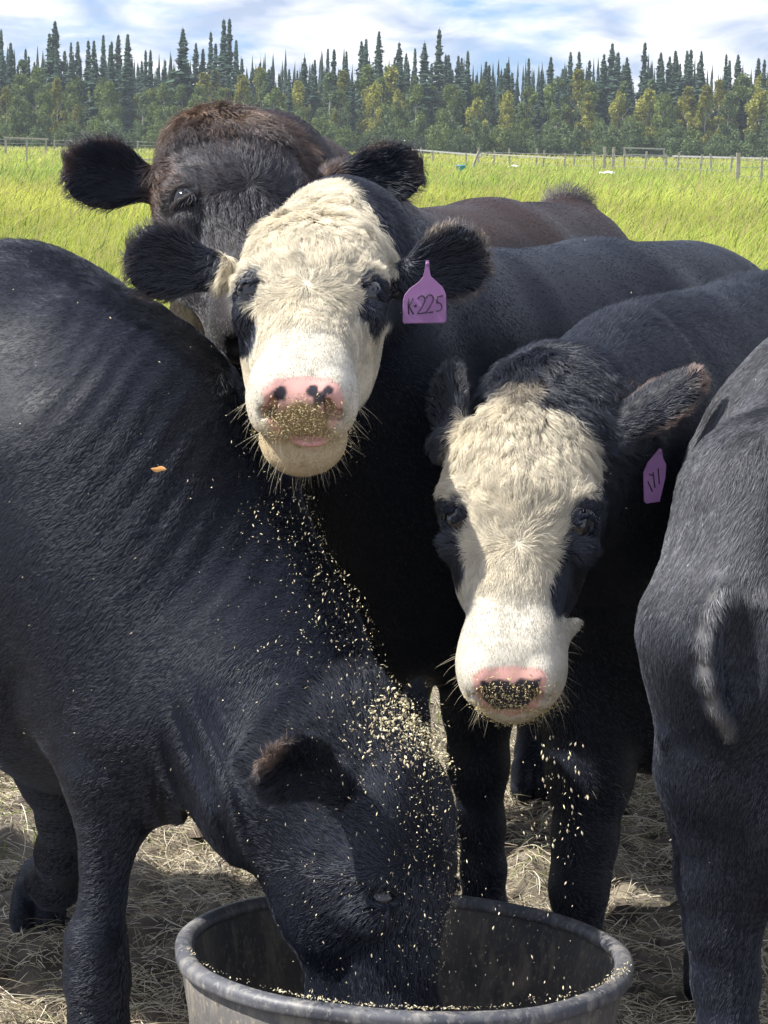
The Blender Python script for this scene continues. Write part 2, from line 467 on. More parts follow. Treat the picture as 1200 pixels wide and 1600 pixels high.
gL.new(_n(90, 5).outputs[0], bp_.inputs['Height']); gL.new(bp_.outputs[0], gb.inputs['Normal'])
ground = mesh_obj('ground', np.column_stack([gp, gz]), gf, gm); tag(ground, kind='structure')

M_straw = hair_mat('straw', rough=.6, trans=.15, spec=.3)
M_grass = hair_mat('grass_blade', rough=.5, trans=.42, spec=.25)
def strands(name, n, x0, x1, y0, y1, L0, L1, r0, r1, up, cols, label, cat, seed, dens=None, K=5, hz=.012):
    r = np.random.default_rng(seed)
    x = r.uniform(x0, x1, n); y = r.uniform(y0, y1, n); p = np.stack([x, y], 1)
    if dens is not None: k = r.random(n) < dens(p, r); p = p[k]
    n = len(p); L = r.uniform(L0, L1, n) * r.uniform(.5, 1, n); rad = r.uniform(r0, r1, n); a = r.uniform(0, 6.283, n) 
    bend = r.normal(0, .35, n); zm = ground_z(p); pe = p + L[:, None] * np.stack([np.cos(a), np.sin(a)], 1); ze = ground_z(pe); el = r.normal(0, up, n); P = np.zeros((n, K, 3)); cur = p.copy(); h0 = np.abs(r.normal(0, hz, n)) + .003
    for k in range(K):
        u = k / (K - 1); ak = a + bend * (u - .5); z = np.maximum(zm + (ze - zm) * u, .35 * ground_z(cur) + .65 * (zm + (ze - zm) * u))
        P[:, k, :2] = cur; P[:, k, 2] = z + h0 + L * np.abs(el) * np.sin(u * 3.14) + L * np.clip(el, 0, 1) * u * .5
        cur = cur + (L / (K - 1))[:, None] * np.stack([np.cos(ak), np.sin(ak)], 1)
    cols = np.array(cols); c = cols[r.integers(0, len(cols), n)] * r.uniform(.7, 1.25, n)[:, None]
    o = hair_object(name, P, np.tile(rad[:, None], (1, K)) * np.array([.8, 1, 1, .9, .5])[None, :K], np.clip(c, 0, 1), M_straw, None)
    return tag(o, label, cat, kind='stuff')
def patch(p, r): return .40 + .60 * sstep(-.2, .3, fbm(np.column_stack([p, 0 * p[:, 0]]), 2.4, 2, 77))
strands('straw', 105000, -2.1, 2.5, 3.3, 8.2, .03, .14, .0003, .0009, .05, [(.70, .62, .46), (.54, .46, .33), (.36, .29, .21), (.80, .74, .60), (.16, .12, .09), (.44, .42, .25)],
        'trampled hay and straw strewn over the mud round the tub', 'straw', 201, patch)
strands('hay_litter', 130000, -2.1, 2.5, 3.3, 8.2, .008, .04, .0004, .0009, .10, [(.66, .60, .45), (.40, .34, .25), (.78, .72, .58)],
        'short broken bits of hay trodden into the mud', 'hay', 202, patch, hz=.006)
r_ = np.random.default_rng(5)
# clods and dung lumps pressed into the mud
cv, cf = [], []
for k in range(900):
    x, y = r_.uniform(-2.3, 2.6), r_.uniform(3.6, 8.0); s = r_.uniform(.008, .035); z = ground_z(np.array([[x, y]]))[0]
    b0 = len(cv); ph = r_.uniform(0, 6.28)
    for i in range(6): cv.append((x + s * math.cos(ph + i * 1.047) * r_.uniform(.7, 1.3), y + s * math.sin(ph + i * 1.047) * r_.uniform(.7, 1.3), z - .004 + s * r_.uniform(0, .25)))
    cv.append((x + s * r_.uniform(-.2, .2), y + s * r_.uniform(-.2, .2), z + s * r_.uniform(.4, .75)))
    for i in range(6): cf.append((b0 + i, b0 + (i + 1) % 6, b0 + 6))
o = mesh_obj('mud_clods', cv, cf, noise_mat('clod', (.045, .036, .03), (.15, .12, .09), 25, .9, .6, 120, .004), smooth=False)
tag(o, 'dark mud clods and dung lumps among the trampled hay', 'mud', kind='stuff')
# short green shoots in the litter
def blades(name, p, h, rad, col, label, seed, lean=.35, K=4):
    r = np.random.default_rng(seed); n = len(p); a = r.uniform(0, 6.28, n); le = np.abs(r.normal(0, lean, n)) + .05
    P = np.zeros((n, K, 3)); z0 = ground_z(p) - .005
    wind = np.array([.22, -.05])
    for k in range(K):
        u = k / (K - 1)
        off = (np.stack([np.cos(a), np.sin(a)], 1) * le[:, None] + wind) * (h * u * u)[:, None]
        P[:, k, :2] = p + off; P[:, k, 2] = z0 + h * u * (1 - .25 * le * u)
    R = rad[:, None] * np.array([1 - .75 * (k / (K - 1)) ** 1.5 for k in range(K)])[None]
    o = hair_object(name, P, R, np.clip(col, 0, 1), M_grass, None)
    return tag(o, label, 'grass', kind='stuff')
n = 14000; p = np.stack([r_.uniform(-2.6, 2.8, n), r_.uniform(4.4, 9, n)], 1)
k = r_.random(n) < (sstep(.05, .5, fbm(np.column_stack([p, 0 * p[:, 0]]), 1.3, 2, 79)) * .9 + .04 + .75 * sstep(-.45, -.8, p[:, 0])) * sstep(4.2, 5.0, p[:, 1]); p = p[k]; n = len(p)
blades('short_grass', p, r_.uniform(.02, .07, n), r_.uniform(.0010, .0018, n), np.array([.20, .29, .05]) * r_.uniform(.6, 1.3, (n, 1)), 'short green shoots coming up through the trampled hay', 6, .7)
# the meadow
def meadow(name, n, d0, d1, h0, h1, label, seed, green, w=1.0):
    r = np.random.default_rng(seed); d = d0 * (d1 / d0) ** r.random(n); x = r.uniform(-1, 1, n) * (d * .26 + 4.0); p = np.stack([x, d], 1)
    q = np.column_stack([p, 0 * x]); tone = fbm(q * np.array([1, .5, 1]), .35, 3, 91); t2 = vnoise(q, 1.7, 95); t3 = vnoise(q * np.array([1, .4, 1]), .09, 97)
    h = r.uniform(h0, h1, n) * (1 + .45 * tone + .2 * t2)
    c = np.array(green)[None] * (1 + .38 * tone[:, None] + .15 * t2[:, None]) * (1 + np.array([.22, .08, .1]) * t3[:, None]) * r.uniform(.65, 1.3, (n, 1))
    dry = r.random(n) < (.10 + .20 * (t2 > .4)); c[dry] = np.array([.46, .39, .17]) * r.uniform(.7, 1.2, (dry.sum(), 1)); h[dry] *= 1.2
    dk = r.random(n) < .12; c[dk] = np.array([.10, .17, .03])
    rad = np.maximum(.0022, d * .00017) * r.uniform(.6, 1.3, n) * w
    return blades(name, p, h, rad, c, label, seed + 1, .38)
meadow('meadow_grass', 85000, 9.0, 42.0, .16, .40, 'long sunlit yellow-green grass of the near meadow', 301, (.43, .49, .10))
meadow('meadow_grass', 110000, 40.0, 300.0, .22, .46, 'bright green grass running back to the fence and forest', 303, (.43, .48, .10))
# ------------------------------------------------------------------ cattle
class Head:
    """head frame: X to the picture's left at rest, Y out of the forehead, Z up to the poll; origin between the eyes"""
    def __init__(s, O, yaw, pitch, roll, sc):
        Y = -_f.copy(); Z = _u.copy(); X = -_r.copy()
        y, p, r = [math.radians(v) for v in (yaw, pitch, roll)]
        Y, X = Y * math.cos(y) - X * math.sin(y), X * math.cos(y) + Y * math.sin(y)
        Y, Z = Y * math.cos(p) + Z * math.sin(p), Z * math.cos(p) - Y * math.sin(p)
        Z, X = Z * math.cos(r) + X * math.sin(r), X * math.cos(r) - Z * math.sin(r)
        s.O = np.asarray(O, float); s.R = np.stack([X, Y, Z]); s.sc = sc
    def w(s, *l): return s.O + s.sc * (np.array(l, float) @ s.R)
    def d(s, *l): return np.array(l, float) @ s.R
    def loc(s, P): return (P - s.O) @ s.R.T / s.sc

EYE = (.0855, -.0400, 0.0)
def lid(q, a, b, r=.0245):
    """a point round the eyeball: a across the opening, b above or below its middle (degrees)"""
    a, b, g = math.radians(a), math.radians(b), math.radians(52)
    gx, gy = math.sin(g), math.cos(g)
    x = gx * math.cos(a) * math.cos(b) + gy * math.sin(a); y = gy * math.cos(a) * math.cos(b) - gx * math.sin(a); z = math.cos(a) * math.sin(b)
    return (q * (EYE[0] + r * x), EYE[1] + r * y, EYE[2] + r * z)
def add_head(B, H, lid_up=46, flap=0, eyes=True, wide=1.0):
    sc = H.sc; R = H.R
    def E(c, r, k=0.03, op='+', rx=0, ry=0):
        M = R
        if rx: a = math.radians(rx); M = np.stack([R[0], R[1] * math.cos(a) + R[2] * math.sin(a), R[2] * math.cos(a) - R[1] * math.sin(a)])
        if ry: a = math.radians(ry); M = np.stack([M[0] * math.cos(a) + M[2] * math.sin(a), M[1], M[2] * math.cos(a) - M[0] * math.sin(a)])
        B.ell(H.w(*c), np.array(r) * sc, M, k * sc, op)
    def K(a, b, ra, rb, k=0.03, op='+'):
        B.ecap(H.w(*a), H.w(*b), (ra[0] * sc, ra[1] * sc), (rb[0] * sc, rb[1] * sc), R[1], k * sc, op)
    E((0, -.105, .065), (.104 * wide, .105, .13), .03)
    E((0, -.06, .055), (.096 * wide, .062, .125), .03)
    E((0, -.10, .155), (.075 * wide, .075, .05), .04)
    K((0, -.08, .02), (0, -.070, -.195), (.085, .078), (.060, .053), .035)
    for q in (1, -1):
        E((q * .080, -.056, .028), (.034, .038, .028), .022)                 # brow
        E((q * .090, -.066, -.020), (.022, .034, .026), .02)                # below the eye
        E((q * .060, -.150, .004), (.036, .080, .090), .035)               # cheek
        K((q * .045, -.170, .01), (q * .018, -.145, -.165), (.045, .05), (.032, .036), .035)
        E((q * .034, -.054, -.180), (.030, .034, .045), .025)                # side of the nose
        E((q * .041, -.084, -.213), (.032, .038, .050), .025)                # upper lip
        E((q * .050, -.045, .115), (.034, .03, .045), .03)
        if eyes:
            E((q * .098, -.036, .000), (.018, .018, .013), .008, '-', )
            for b_ in (lid_up, -30):                                             # lids
                pts = [lid(q, a_, b_) for a_ in (-72, -48, -24, 0, 24, 48, 72)]
                for p0, p1 in zip(pts[:-1], pts[1:]): K(p0, p1, (.0042, .0042), (.0042, .0042), .006)
    E((0, -.068, -.205), (.062, .045, .058), .04)
    for q in (1, -1): E((q * .040, -.046, -.232), (.026, .028, .030), .012)  # wings of the nose
    E((0, -.062, -.238), (.042, .034, .028), .014)                           # nose pad
    E((0, -.146, -.205), (.062, .050, .062), .018)                           # chin
    E((0, -.155, -.165), (.050, .044, .05), .03)
    for q in (1, -1):
        E((q * .041, -.050, -.262), (.009, .017, .020), .007, '-', rx=-30, ry=q * 18)   # nostril
        E((q * .052, -.062, -.254), (.006, .011, .014), .006, '-', ry=q * 30)
    E((0, -.104, -.262), (.052, .0045, .045), .007, '-')                     # mouth
    E((.058, -.107, -.210), (.03, .0035, .050), .007, '-', ry=32)
    E((-.058, -.107, -.210), (.03, .0035, .050), .007, '-', ry=-32)

def add_ear(B, root, tip, wdir, opn, hw, k=0.02, thick=.013):
    """leaf shaped cupped ear; wdir: across the ear, opn: the way the cup opens"""
    root, tip = np.asarray(root), np.asarray(tip)
    ax = nrm(tip - root); L = np.linalg.norm(tip - root)
    opn = nrm(opn - ax * (ax @ opn)); wd = nrm(np.cross(ax, opn))
    if wd @ wdir < 0: wd = -wd
    m1 = root + ax * L * .45 - opn * .012; m2 = root + ax * L * .78 - opn * .004
    B.ecap(root, m1, (.022, .028), (thick, hw * .72), wd, k)
    B.ell(root + ax * L * .58 - opn * .004, (L * .43, hw, thick), np.stack([ax, wd, opn]), .012)
    c = root + ax * L * .56 + opn * .012
    B.ell(c, (L * .36, hw * .74, .014), np.stack([ax, wd, opn]), .010, '-')
    return dict(root=root, tip=tip, ax=ax, L=L, wd=wd, op=opn, hw=hw)

def leg(B, pts, k=0.03, hoof=True, up=(0, 1, 0)):
    """pts: (point, radius) from shoulder to fetlock; adds pastern and cloven hoof"""
    B.chain([(p, (r, r * 1.08)) for p, r in pts], up, k)
    if hoof:
        p, r = pts[-1]; p = np.asarray(p)
        fw = np.array([0, -1, 0]) if len(pts) < 9 else np.array([0, -1, 0])
        base = np.array([p[0], p[1] - .03, .045])
        for q in (-1, 1):
            B.ecap(base + [q * .022, 0, .03], base + [q * .024, -.035, -.012], (.026, .034), (.026, .042), (0, 1, 0), .01)
        B.ecap(p, base + [0, .01, .03], r, .036, (0, 1, 0), .02)

M_skin = col_mat('cow_coat', rough=0.48, spec=0.12, bump=0.06, bscale=260, bdist=0.002, sheen=0.0)
M_fur_black = hair_mat('black_fur', rough=0.36, trans=0.0, spec=0.14, hairspec=0.085, hs_rough=0.17, hs_col=(.70, .74, .86))
M_fur_light = hair_mat('pale_fur', rough=0.6, trans=0.30, spec=0.3)
M_whisk = hair_mat('whisker', rough=0.4, trans=0.4)
M_eye, _N, _L, _b = new_mat('eye_gloss'); _b.inputs['Base Color'].default_value = (.006, .005, .006, 1); _b.inputs['Roughness'].default_value = .06; _b.inputs['Coat Weight'].default_value = .6
M_tongue = noise_mat('tongue_pink', (.55, .25, .24), (.68, .36, .33), 40, .35, .3, 200, .001, .5)

BLACK = np.array([.0095, .0115, .0190]); BROWN = np.array([.045, .026, .018]); WHITE = np.array([.53, .50, .43]); CREAM = np.array([.665, .615, .505]); PINK = np.array([.60, .34, .30])

def base_attrs(V, N, back, col=BLACK):
    """coat lying backwards and down the flanks"""
    n = len(V); back = nrm(back)
    flow = np.tile(back, (n, 1)) + np.array([0, 0, -0.75]) * (1 - np.abs(N[:, 2:3])) 
    flow = flow + 0.35 * np.stack([vnoise(V, 6, 31), vnoise(V, 6, 32), vnoise(V, 6, 33)], 1)
    c = np.tile(col, (n, 1)).astype(float)
    o = np.ones(n)
    return dict(col=c, len=.011 * o, flow=flow, lift=.11 * o, curl=.14 * o, clump=.30 * o, rad=.00031 * o, dens=80000 * o)
def setm(at, m, **kw):
    """blend attributes towards new values by mask m"""
    for k, v in kw.items():
        v = np.asarray(v, float)
        if at[k].ndim == 2: at[k] = at[k] * (1 - m[:, None]) + v * m[:, None]
        else: at[k] = at[k] * (1 - m) + v * m

def head_attrs(at, V, N, H, meet=.09, whorl=0.0, curly=1.0, coat=1.0):
    """the lie of the hair on the head: whorl between the eyes, forelock from the poll"""
    l = H.loc(V); x, y, z = l.T
    hm = sstep(.30, .24, np.sqrt(x ** 2 + (y + .08) ** 2 + (z * .9) ** 2)) * sstep(-.27, -.19, y)
    up = sstep(whorl - .02, whorl + .03, z); rr_ = np.hypot(x, z - whorl)
    dz = np.where(z > meet, -1.0, np.clip((z - whorl) / .022 + .3 * vnoise(V, 40, 18), -1, 1))
    fx = np.clip(x / .03 + .3 * vnoise(V, 40, 17), -1, 1) * np.exp(-(rr_ / .055) ** 2) * 1.0 + x * 7 * up
    fl = H.R[0] * fx[:, None] + H.R[2] * dz[:, None]
    side = sstep(.07, .10, np.abs(x)); fl = fl + side[:, None] * (-H.R[1] * 1.2)
    setm(at, hm, flow=nrm(fl))
    fore = sstep(-.16, .01, z) * sstep(-.16, -.07, y) * hm
    setm(at, hm, len=.009, lift=.16, curl=.22, clump=.10, rad=.00028, dens=190000)
    setm(at, fore, len=.026 * coat, lift=.36, curl=.62 * curly, clump=.88, rad=.00036, dens=330000)
    pl = sstep(.13, .18, z) * hm
    setm(at, pl, len=.036 * coat, lift=.5, curl=.75 * curly)
    for q in (1, -1):
        ed = np.linalg.norm((l - np.array(lid(q, 0, 0))) / np.array([.8, 1.15, .75]), axis=1)
        at['dens'] = at['dens'] * sstep(.022, .030, ed); setm(at, sstep(.05, .03, ed), len=.007, lift=.15, curl=.1)
    muz = sstep(-.10, -.22, z) * hm
    setm(at, muz, len=.006, lift=.13, curl=.2, rad=.00020, clump=.05, dens=200000)
    return l, hm, fore

def eye_rims(at, l, w):
    for q in (1, -1):
        m = sstep(.038, .029, np.linalg.norm(l - np.array(EYE) * np.array([q, 1, 1]), axis=1) + .004 * vnoise(l, 90, 7)); w = w * (1 - m); setm(at, m, col=BLACK * 1.3)
    return w
def ear_attrs(at, V, N, ear, rimcol=None, inner=BLACK, back=BLACK, L=.030):
    d = V - ear['root']; a = d @ ear['ax'] / ear['L']; b = d @ ear['wd'] / ear['hw']; c = d @ ear['op']
    m = sstep(.10, .22, a) * (a < 1.3) * (np.abs(b) < 1.4) * (np.abs(c) < .06)
    inside = sstep(.1, .5, N @ ear['op']) * m
    fl = ear['ax'] * 1.0 + ear['wd'] * (b * 0.9)[:, None]
    rim = np.clip(sstep(.70, .98, np.abs(b)) + sstep(.80, 1.0, a), 0, 1) * m
    setm(at, m, flow=fl, col=back, len=L * .6, lift=.22, curl=.3, clump=.5, dens=110000, rad=.00030)
    setm(at, inside, col=inner, len=L * .9, lift=.35, dens=90000)
    setm(at, rim, len=L * .62, lift=.40, dens=260000, curl=.35, rad=.00026, flow=fl + ear['wd'] * (np.sign(b) * 1.0)[:, None])
    if rimcol is not None: setm(at, rim, col=rimcol)
    ear['m'] = m
    return rim

def whiskers(name, V, N, mask, n, L, parent, col=(.75, .68, .5), seed=3, down=.6, rad=.00032):
    r = np.random.default_rng(seed); idx = np.flatnonzero(mask)
    idx = r.choice(idx, n); p = V[idx]; d = nrm(N[idx] + np.array([0, 0, -down]) + r.normal(0, .25, (n, 3)))
    K = 6; P = np.zeros((n, K, 3)); ln = L * r.uniform(.4, 1.15, n)
    bend = r.normal(0, .3, (n, 3)) + np.array([0, 0, -.4])
    for k in range(K):
        u = k / (K - 1); P[:, k] = p + d * (ln * u)[:, None] + bend * (ln * u * u * .5)[:, None]
    R = np.full((n, 1), rad) * np.array([1 - .8 * (k / (K - 1)) for k in range(K)])[None]
    return hair_object(name, P, R, np.tile(col, (n, 1)) * r.uniform(.8, 1.1, (n, 1)), M_whisk, parent)

def eyeball(H, parent, s=1.0, r=.0238):
    U, Vn = 24, 16; vs_, fs = [], []
    for i in range(Vn + 1):
        for j in range(U):
            th = math.pi * i / Vn; ph = 2 * math.pi * j / U
            vs_.append((math.sin(th) * math.cos(ph), math.sin(th) * math.sin(ph), math.cos(th)))
    for i in range(Vn):
        for j in range(U): fs.append((i * U + j, i * U + (j + 1) % U, (i + 1) * U + (j + 1) % U, (i + 1) * U + j))
    for q in (1, -1):
        c = H.w(q * EYE[0], EYE[1], EYE[2])
        mesh_obj('eye', c + np.array(vs_) * r * H.sc * s, fs, M_eye, parent)

def finish_cow(name, label, B, h, refine, shade, back, base_col=BLACK, seed=1, fur_n=200000, margin=150):
    V, F = B.mesh(h, refine)
    N = vert_normals(V, F)
    if (N * B.grad(V[:], .002)).sum() < 0: F = F[:, ::-1].copy(); N = -N
    at = base_attrs(V, N, back, base_col)
    light = shade(at, V, N)          # returns the mask of pale coat
    c = V.mean(0)
    root = empty(name, (float(c[0]), float(c[1]), 0.0)); bpy.context.view_layer.update()
    tag(root, label, 'cow', 'cattle crowding round the feed tub')
    o = mesh_obj('body', V - np.array([c[0], c[1], 0]), F, M_skin, root)
    sk = at.get('skin', at['col'])
    set_col(o.data, sk)
    light = np.clip(light, 0, 1)
    fur('fur', V, F, N, at, at['dens'] * (1 - light), M_fur_black, root, seed, nmax=fur_n, margin=margin)
    if light.max() > .5:
        fur('pale_fur', V, F, N, at, at['dens'] * light, M_fur_light, root, seed + 1, nmax=150000, margin=margin, clump=.014, ctint=.30)
    return root, V, F, N, at
def attach(o, root):
    o.parent = root; o.matrix_parent_inverse = root.matrix_world.inverted(); return o
Z3 = lambda a, z: np.array([a[0], a[1], z])
def px(V): a, b, w = proj(V); return a, b

# ---- cow with the white face and the readable tag, looking into the lens
def build_cow_tagged():
    B = Body(); H = Head(Q(484, 424, 3.42), 1.5, 50, -2.5, .97)
    add_head(B, H)
    B.chain([(H.w(0, -.12, .06), (.085, .10)), (Q(535, 440, 3.75), (.115, .16)), (Q(640, 590, 4.05), (.15, .25)), (QZ(760, 4.4, .90), (.20, .345))], (0, 0, 1), .04)
    B.chain([(QZ(760, 4.4, .89), (.22, .37)), (QZ(930, 4.9, .90), (.27, .36)), (QZ(1062, 5.35, .95), (.25, .30))], (0, 0, 1), .05)
    B.ell(QZ(1090, 5.45, 1.08), (.17, .15, .15), k=.06); B.ell(QZ(1110, 5.5, .93), (.2, .17, .26), k=.06)
    B.ecap(QZ(1135, 5.66, 1.17), QZ(1150, 5.75, .65), .035, .018, k=.03)
    B.ecap(Q(560, 600, 3.80), Q(640, 900, 4.12), (.12, .14), (.17, .19), idir(1, 0), .08)
    B.ell(QZ(650, 4.2, .70), (.15, .15, .19), k=.08)
    e1 = add_ear(B, Q(338, 425, 3.56), Q(196, 398, 3.54), idir(0, -1), -_f - _u * .25, .056)
    e2 = add_ear(B, Q(628, 440, 3.56), Q(762, 392, 3.56), idir(0, -1), -_f - _u * .5 - _r * .1, .056)
    leg(B, [(QZ(752, 4.25, .62), .10), (QZ(748, 4.2, .47), .060), (QZ(748, 4.2, .36), .050), (QZ(752, 4.2, .25), .038), (QZ(756, 4.2, .17), .036), (QZ(757, 4.2, .1), .038)])
    leg(B, [(QZ(600, 4.35, .62), .10), (QZ(590, 4.35, .47), .062), (QZ(590, 4.35, .33), .046), (QZ(590, 4.35, .2), .033), (QZ(590, 4.35, .1), .036)])
    leg(B, [(QZ(900, 5.3, .75), .13), (QZ(870, 5.3, .5), .08), (QZ(850, 5.38, .38), .045), (QZ(835, 5.32, .2), .034), (QZ(832, 5.3, .1), .036)])
    leg(B, [(QZ(1120, 5.45, .75), .14), (QZ(1130, 5.5, .5), .08), (QZ(1130, 5.55, .38), .045), (QZ(1125, 5.5, .2), .034), (QZ(1125, 5.48, .1), .036)])
    def det(P): return .0009 * fbm(P, 22, 2, 3) * 1.0 + .003 * fbm(P, 7, 2, 5)
    B.detail = det
    white_poly = [(500, 270), (440, 290), (395, 325), (358, 370), (346, 412), (338, 445), (342, 468), (352, 468), (352, 520), (356, 570), (360, 620), (365, 690), (420, 790), (470, 820), (575, 800), (566, 720), (590, 650), (606, 590), (612, 500), (624, 455), (612, 400), (592, 362), (560, 312), (532, 282)]
    eyeL = [(346, 452), (368, 452), (385, 466), (398, 482), (402, 505), (399, 535), (388, 556), (372, 560), (340, 530), (335, 470)]
    eyeR = [(552, 492), (556, 474), (572, 462), (590, 448), (598, 425), (640, 430), (640, 500), (604, 505), (596, 520), (588, 532), (578, 520), (574, 505)]
    def shade(at, V, N):
        l, hm, fore = head_attrs(at, V, N, H, meet=.075, whorl=-.035); x, y, z = l.T; X, Y = px(V)
        j = 4 * vnoise(V, 90, 8)
        w = sstep(3, -3, inpoly(X, Y, white_poly) + j) * sstep(-.20, -.17, y) * (hm > .01)
        w *= 1 - sstep(3, -3, inpoly(X, Y, eyeL) + j * .6); w *= 1 - sstep(3, -3, inpoly(X, Y, eyeR) + j * .6)
        setm(at, w, col=WHITE * (1 + .08 * vnoise(V, 50, 2)[:, None]))
        setm(at, w * sstep(-.15, -.08, z), col=CREAM * 1.08); setm(at, w * sstep(-.03, .05, z), col=CREAM * 1.0)
        dark = hm * (1 - w); setm(at, dark, len=.010, curl=.1, lift=.2)
        w = eye_rims(at, l, w); at['skin'] = at['col'] * (1 - .3 * (w * fore)[:, None])
        setm(at, w * sstep(-.03, .05, z), col=CREAM * 1.15)
        # nose
        nose = sstep(3, -3, inpoly(X, Y, [(410, 606), (428, 592), (470, 587), (512, 590), (531, 600), (538, 625), (534, 652), (522, 668), (500, 690), (440, 690), (420, 668), (410, 640)])) * (z < -.17)
        at['skin'] = at['skin'] * (1 - nose[:, None]) + nose[:, None] * (PINK * (1 + .10 * vnoise(V, 90, 6)[:, None]) * np.array([1, 1, 1.02]))
        for cx, cyy, rr in ((437, 615, 11), (488, 612, 9), (500, 622, 10), (512, 608, 9), (421, 645, 8), (495, 628, 8)):
            s_ = sstep(2, -2, np.hypot(X - cx, Y - cyy) - rr + 4 * vnoise(V, 150, 4)) * nose
            at['skin'] = at['skin'] * (1 - s_[:, None]) + s_[:, None] * np.array([.04, .035, .045])
        lip = sstep(2, -2, inpoly(X, Y, [(440, 672), (470, 662), (515, 668), (520, 684), (480, 684), (445, 692)])) * (z < -.17)
        at['skin'] = at['skin'] * (1 - lip[:, None]) + lip[:, None] * np.array([.05, .035, .035])
        mud = np.clip(np.exp(-(seg_dist(np.stack([X, Y], 1), [(440, 652), (470, 642), (503, 652), (495, 668), (455, 672)]) / 17) ** 2) * 1.3 + .25 * vnoise(V, 110, 5), 0, 1) * (z < -.17) * sstep(618, 632, Y)
        at['skin'] = at['skin'] * (1 - mud[:, None]) + mud[:, None] * np.array([.24, .175, .09])
        stain = sstep(640, 700, Y) * w * (z < -.13)
        setm(at, stain * .75, col=np.array([.55, .43, .24])); at['skin'] = at['skin'] * (1 - .6 * stain[:, None]) + .6 * stain[:, None] * np.array([.5, .38, .2])
        at['dens'] = at['dens'] * (1 - nose) * (1 - lip)
        ear_attrs(at, V, N, e1, rimcol=np.array([.05, .032, .022])); r2 = ear_attrs(at, V, N, e2, rimcol=np.array([.20, .16, .125]))
        return w * (1 - e1['m']) * (1 - e2['m'])
    root, V, F, N, at = finish_cow('cow', 'black cow with a white face and pink nose, wearing the readable purple ear tag', B, .0095,
                                   [(H.w(0, -.07, -.03), .27 * H.sc + .02), (H.w(0, -.05, -.09), .24 * H.sc)], shade, np.array([.5, .86, 0]), seed=11)
    for q in (1, -1): pass
    eyeball(H, root)
    for o in [c for c in root.children if c.name.startswith('eye')]: o.matrix_parent_inverse = root.matrix_world.inverted()
    return root, V, F, N, H, B

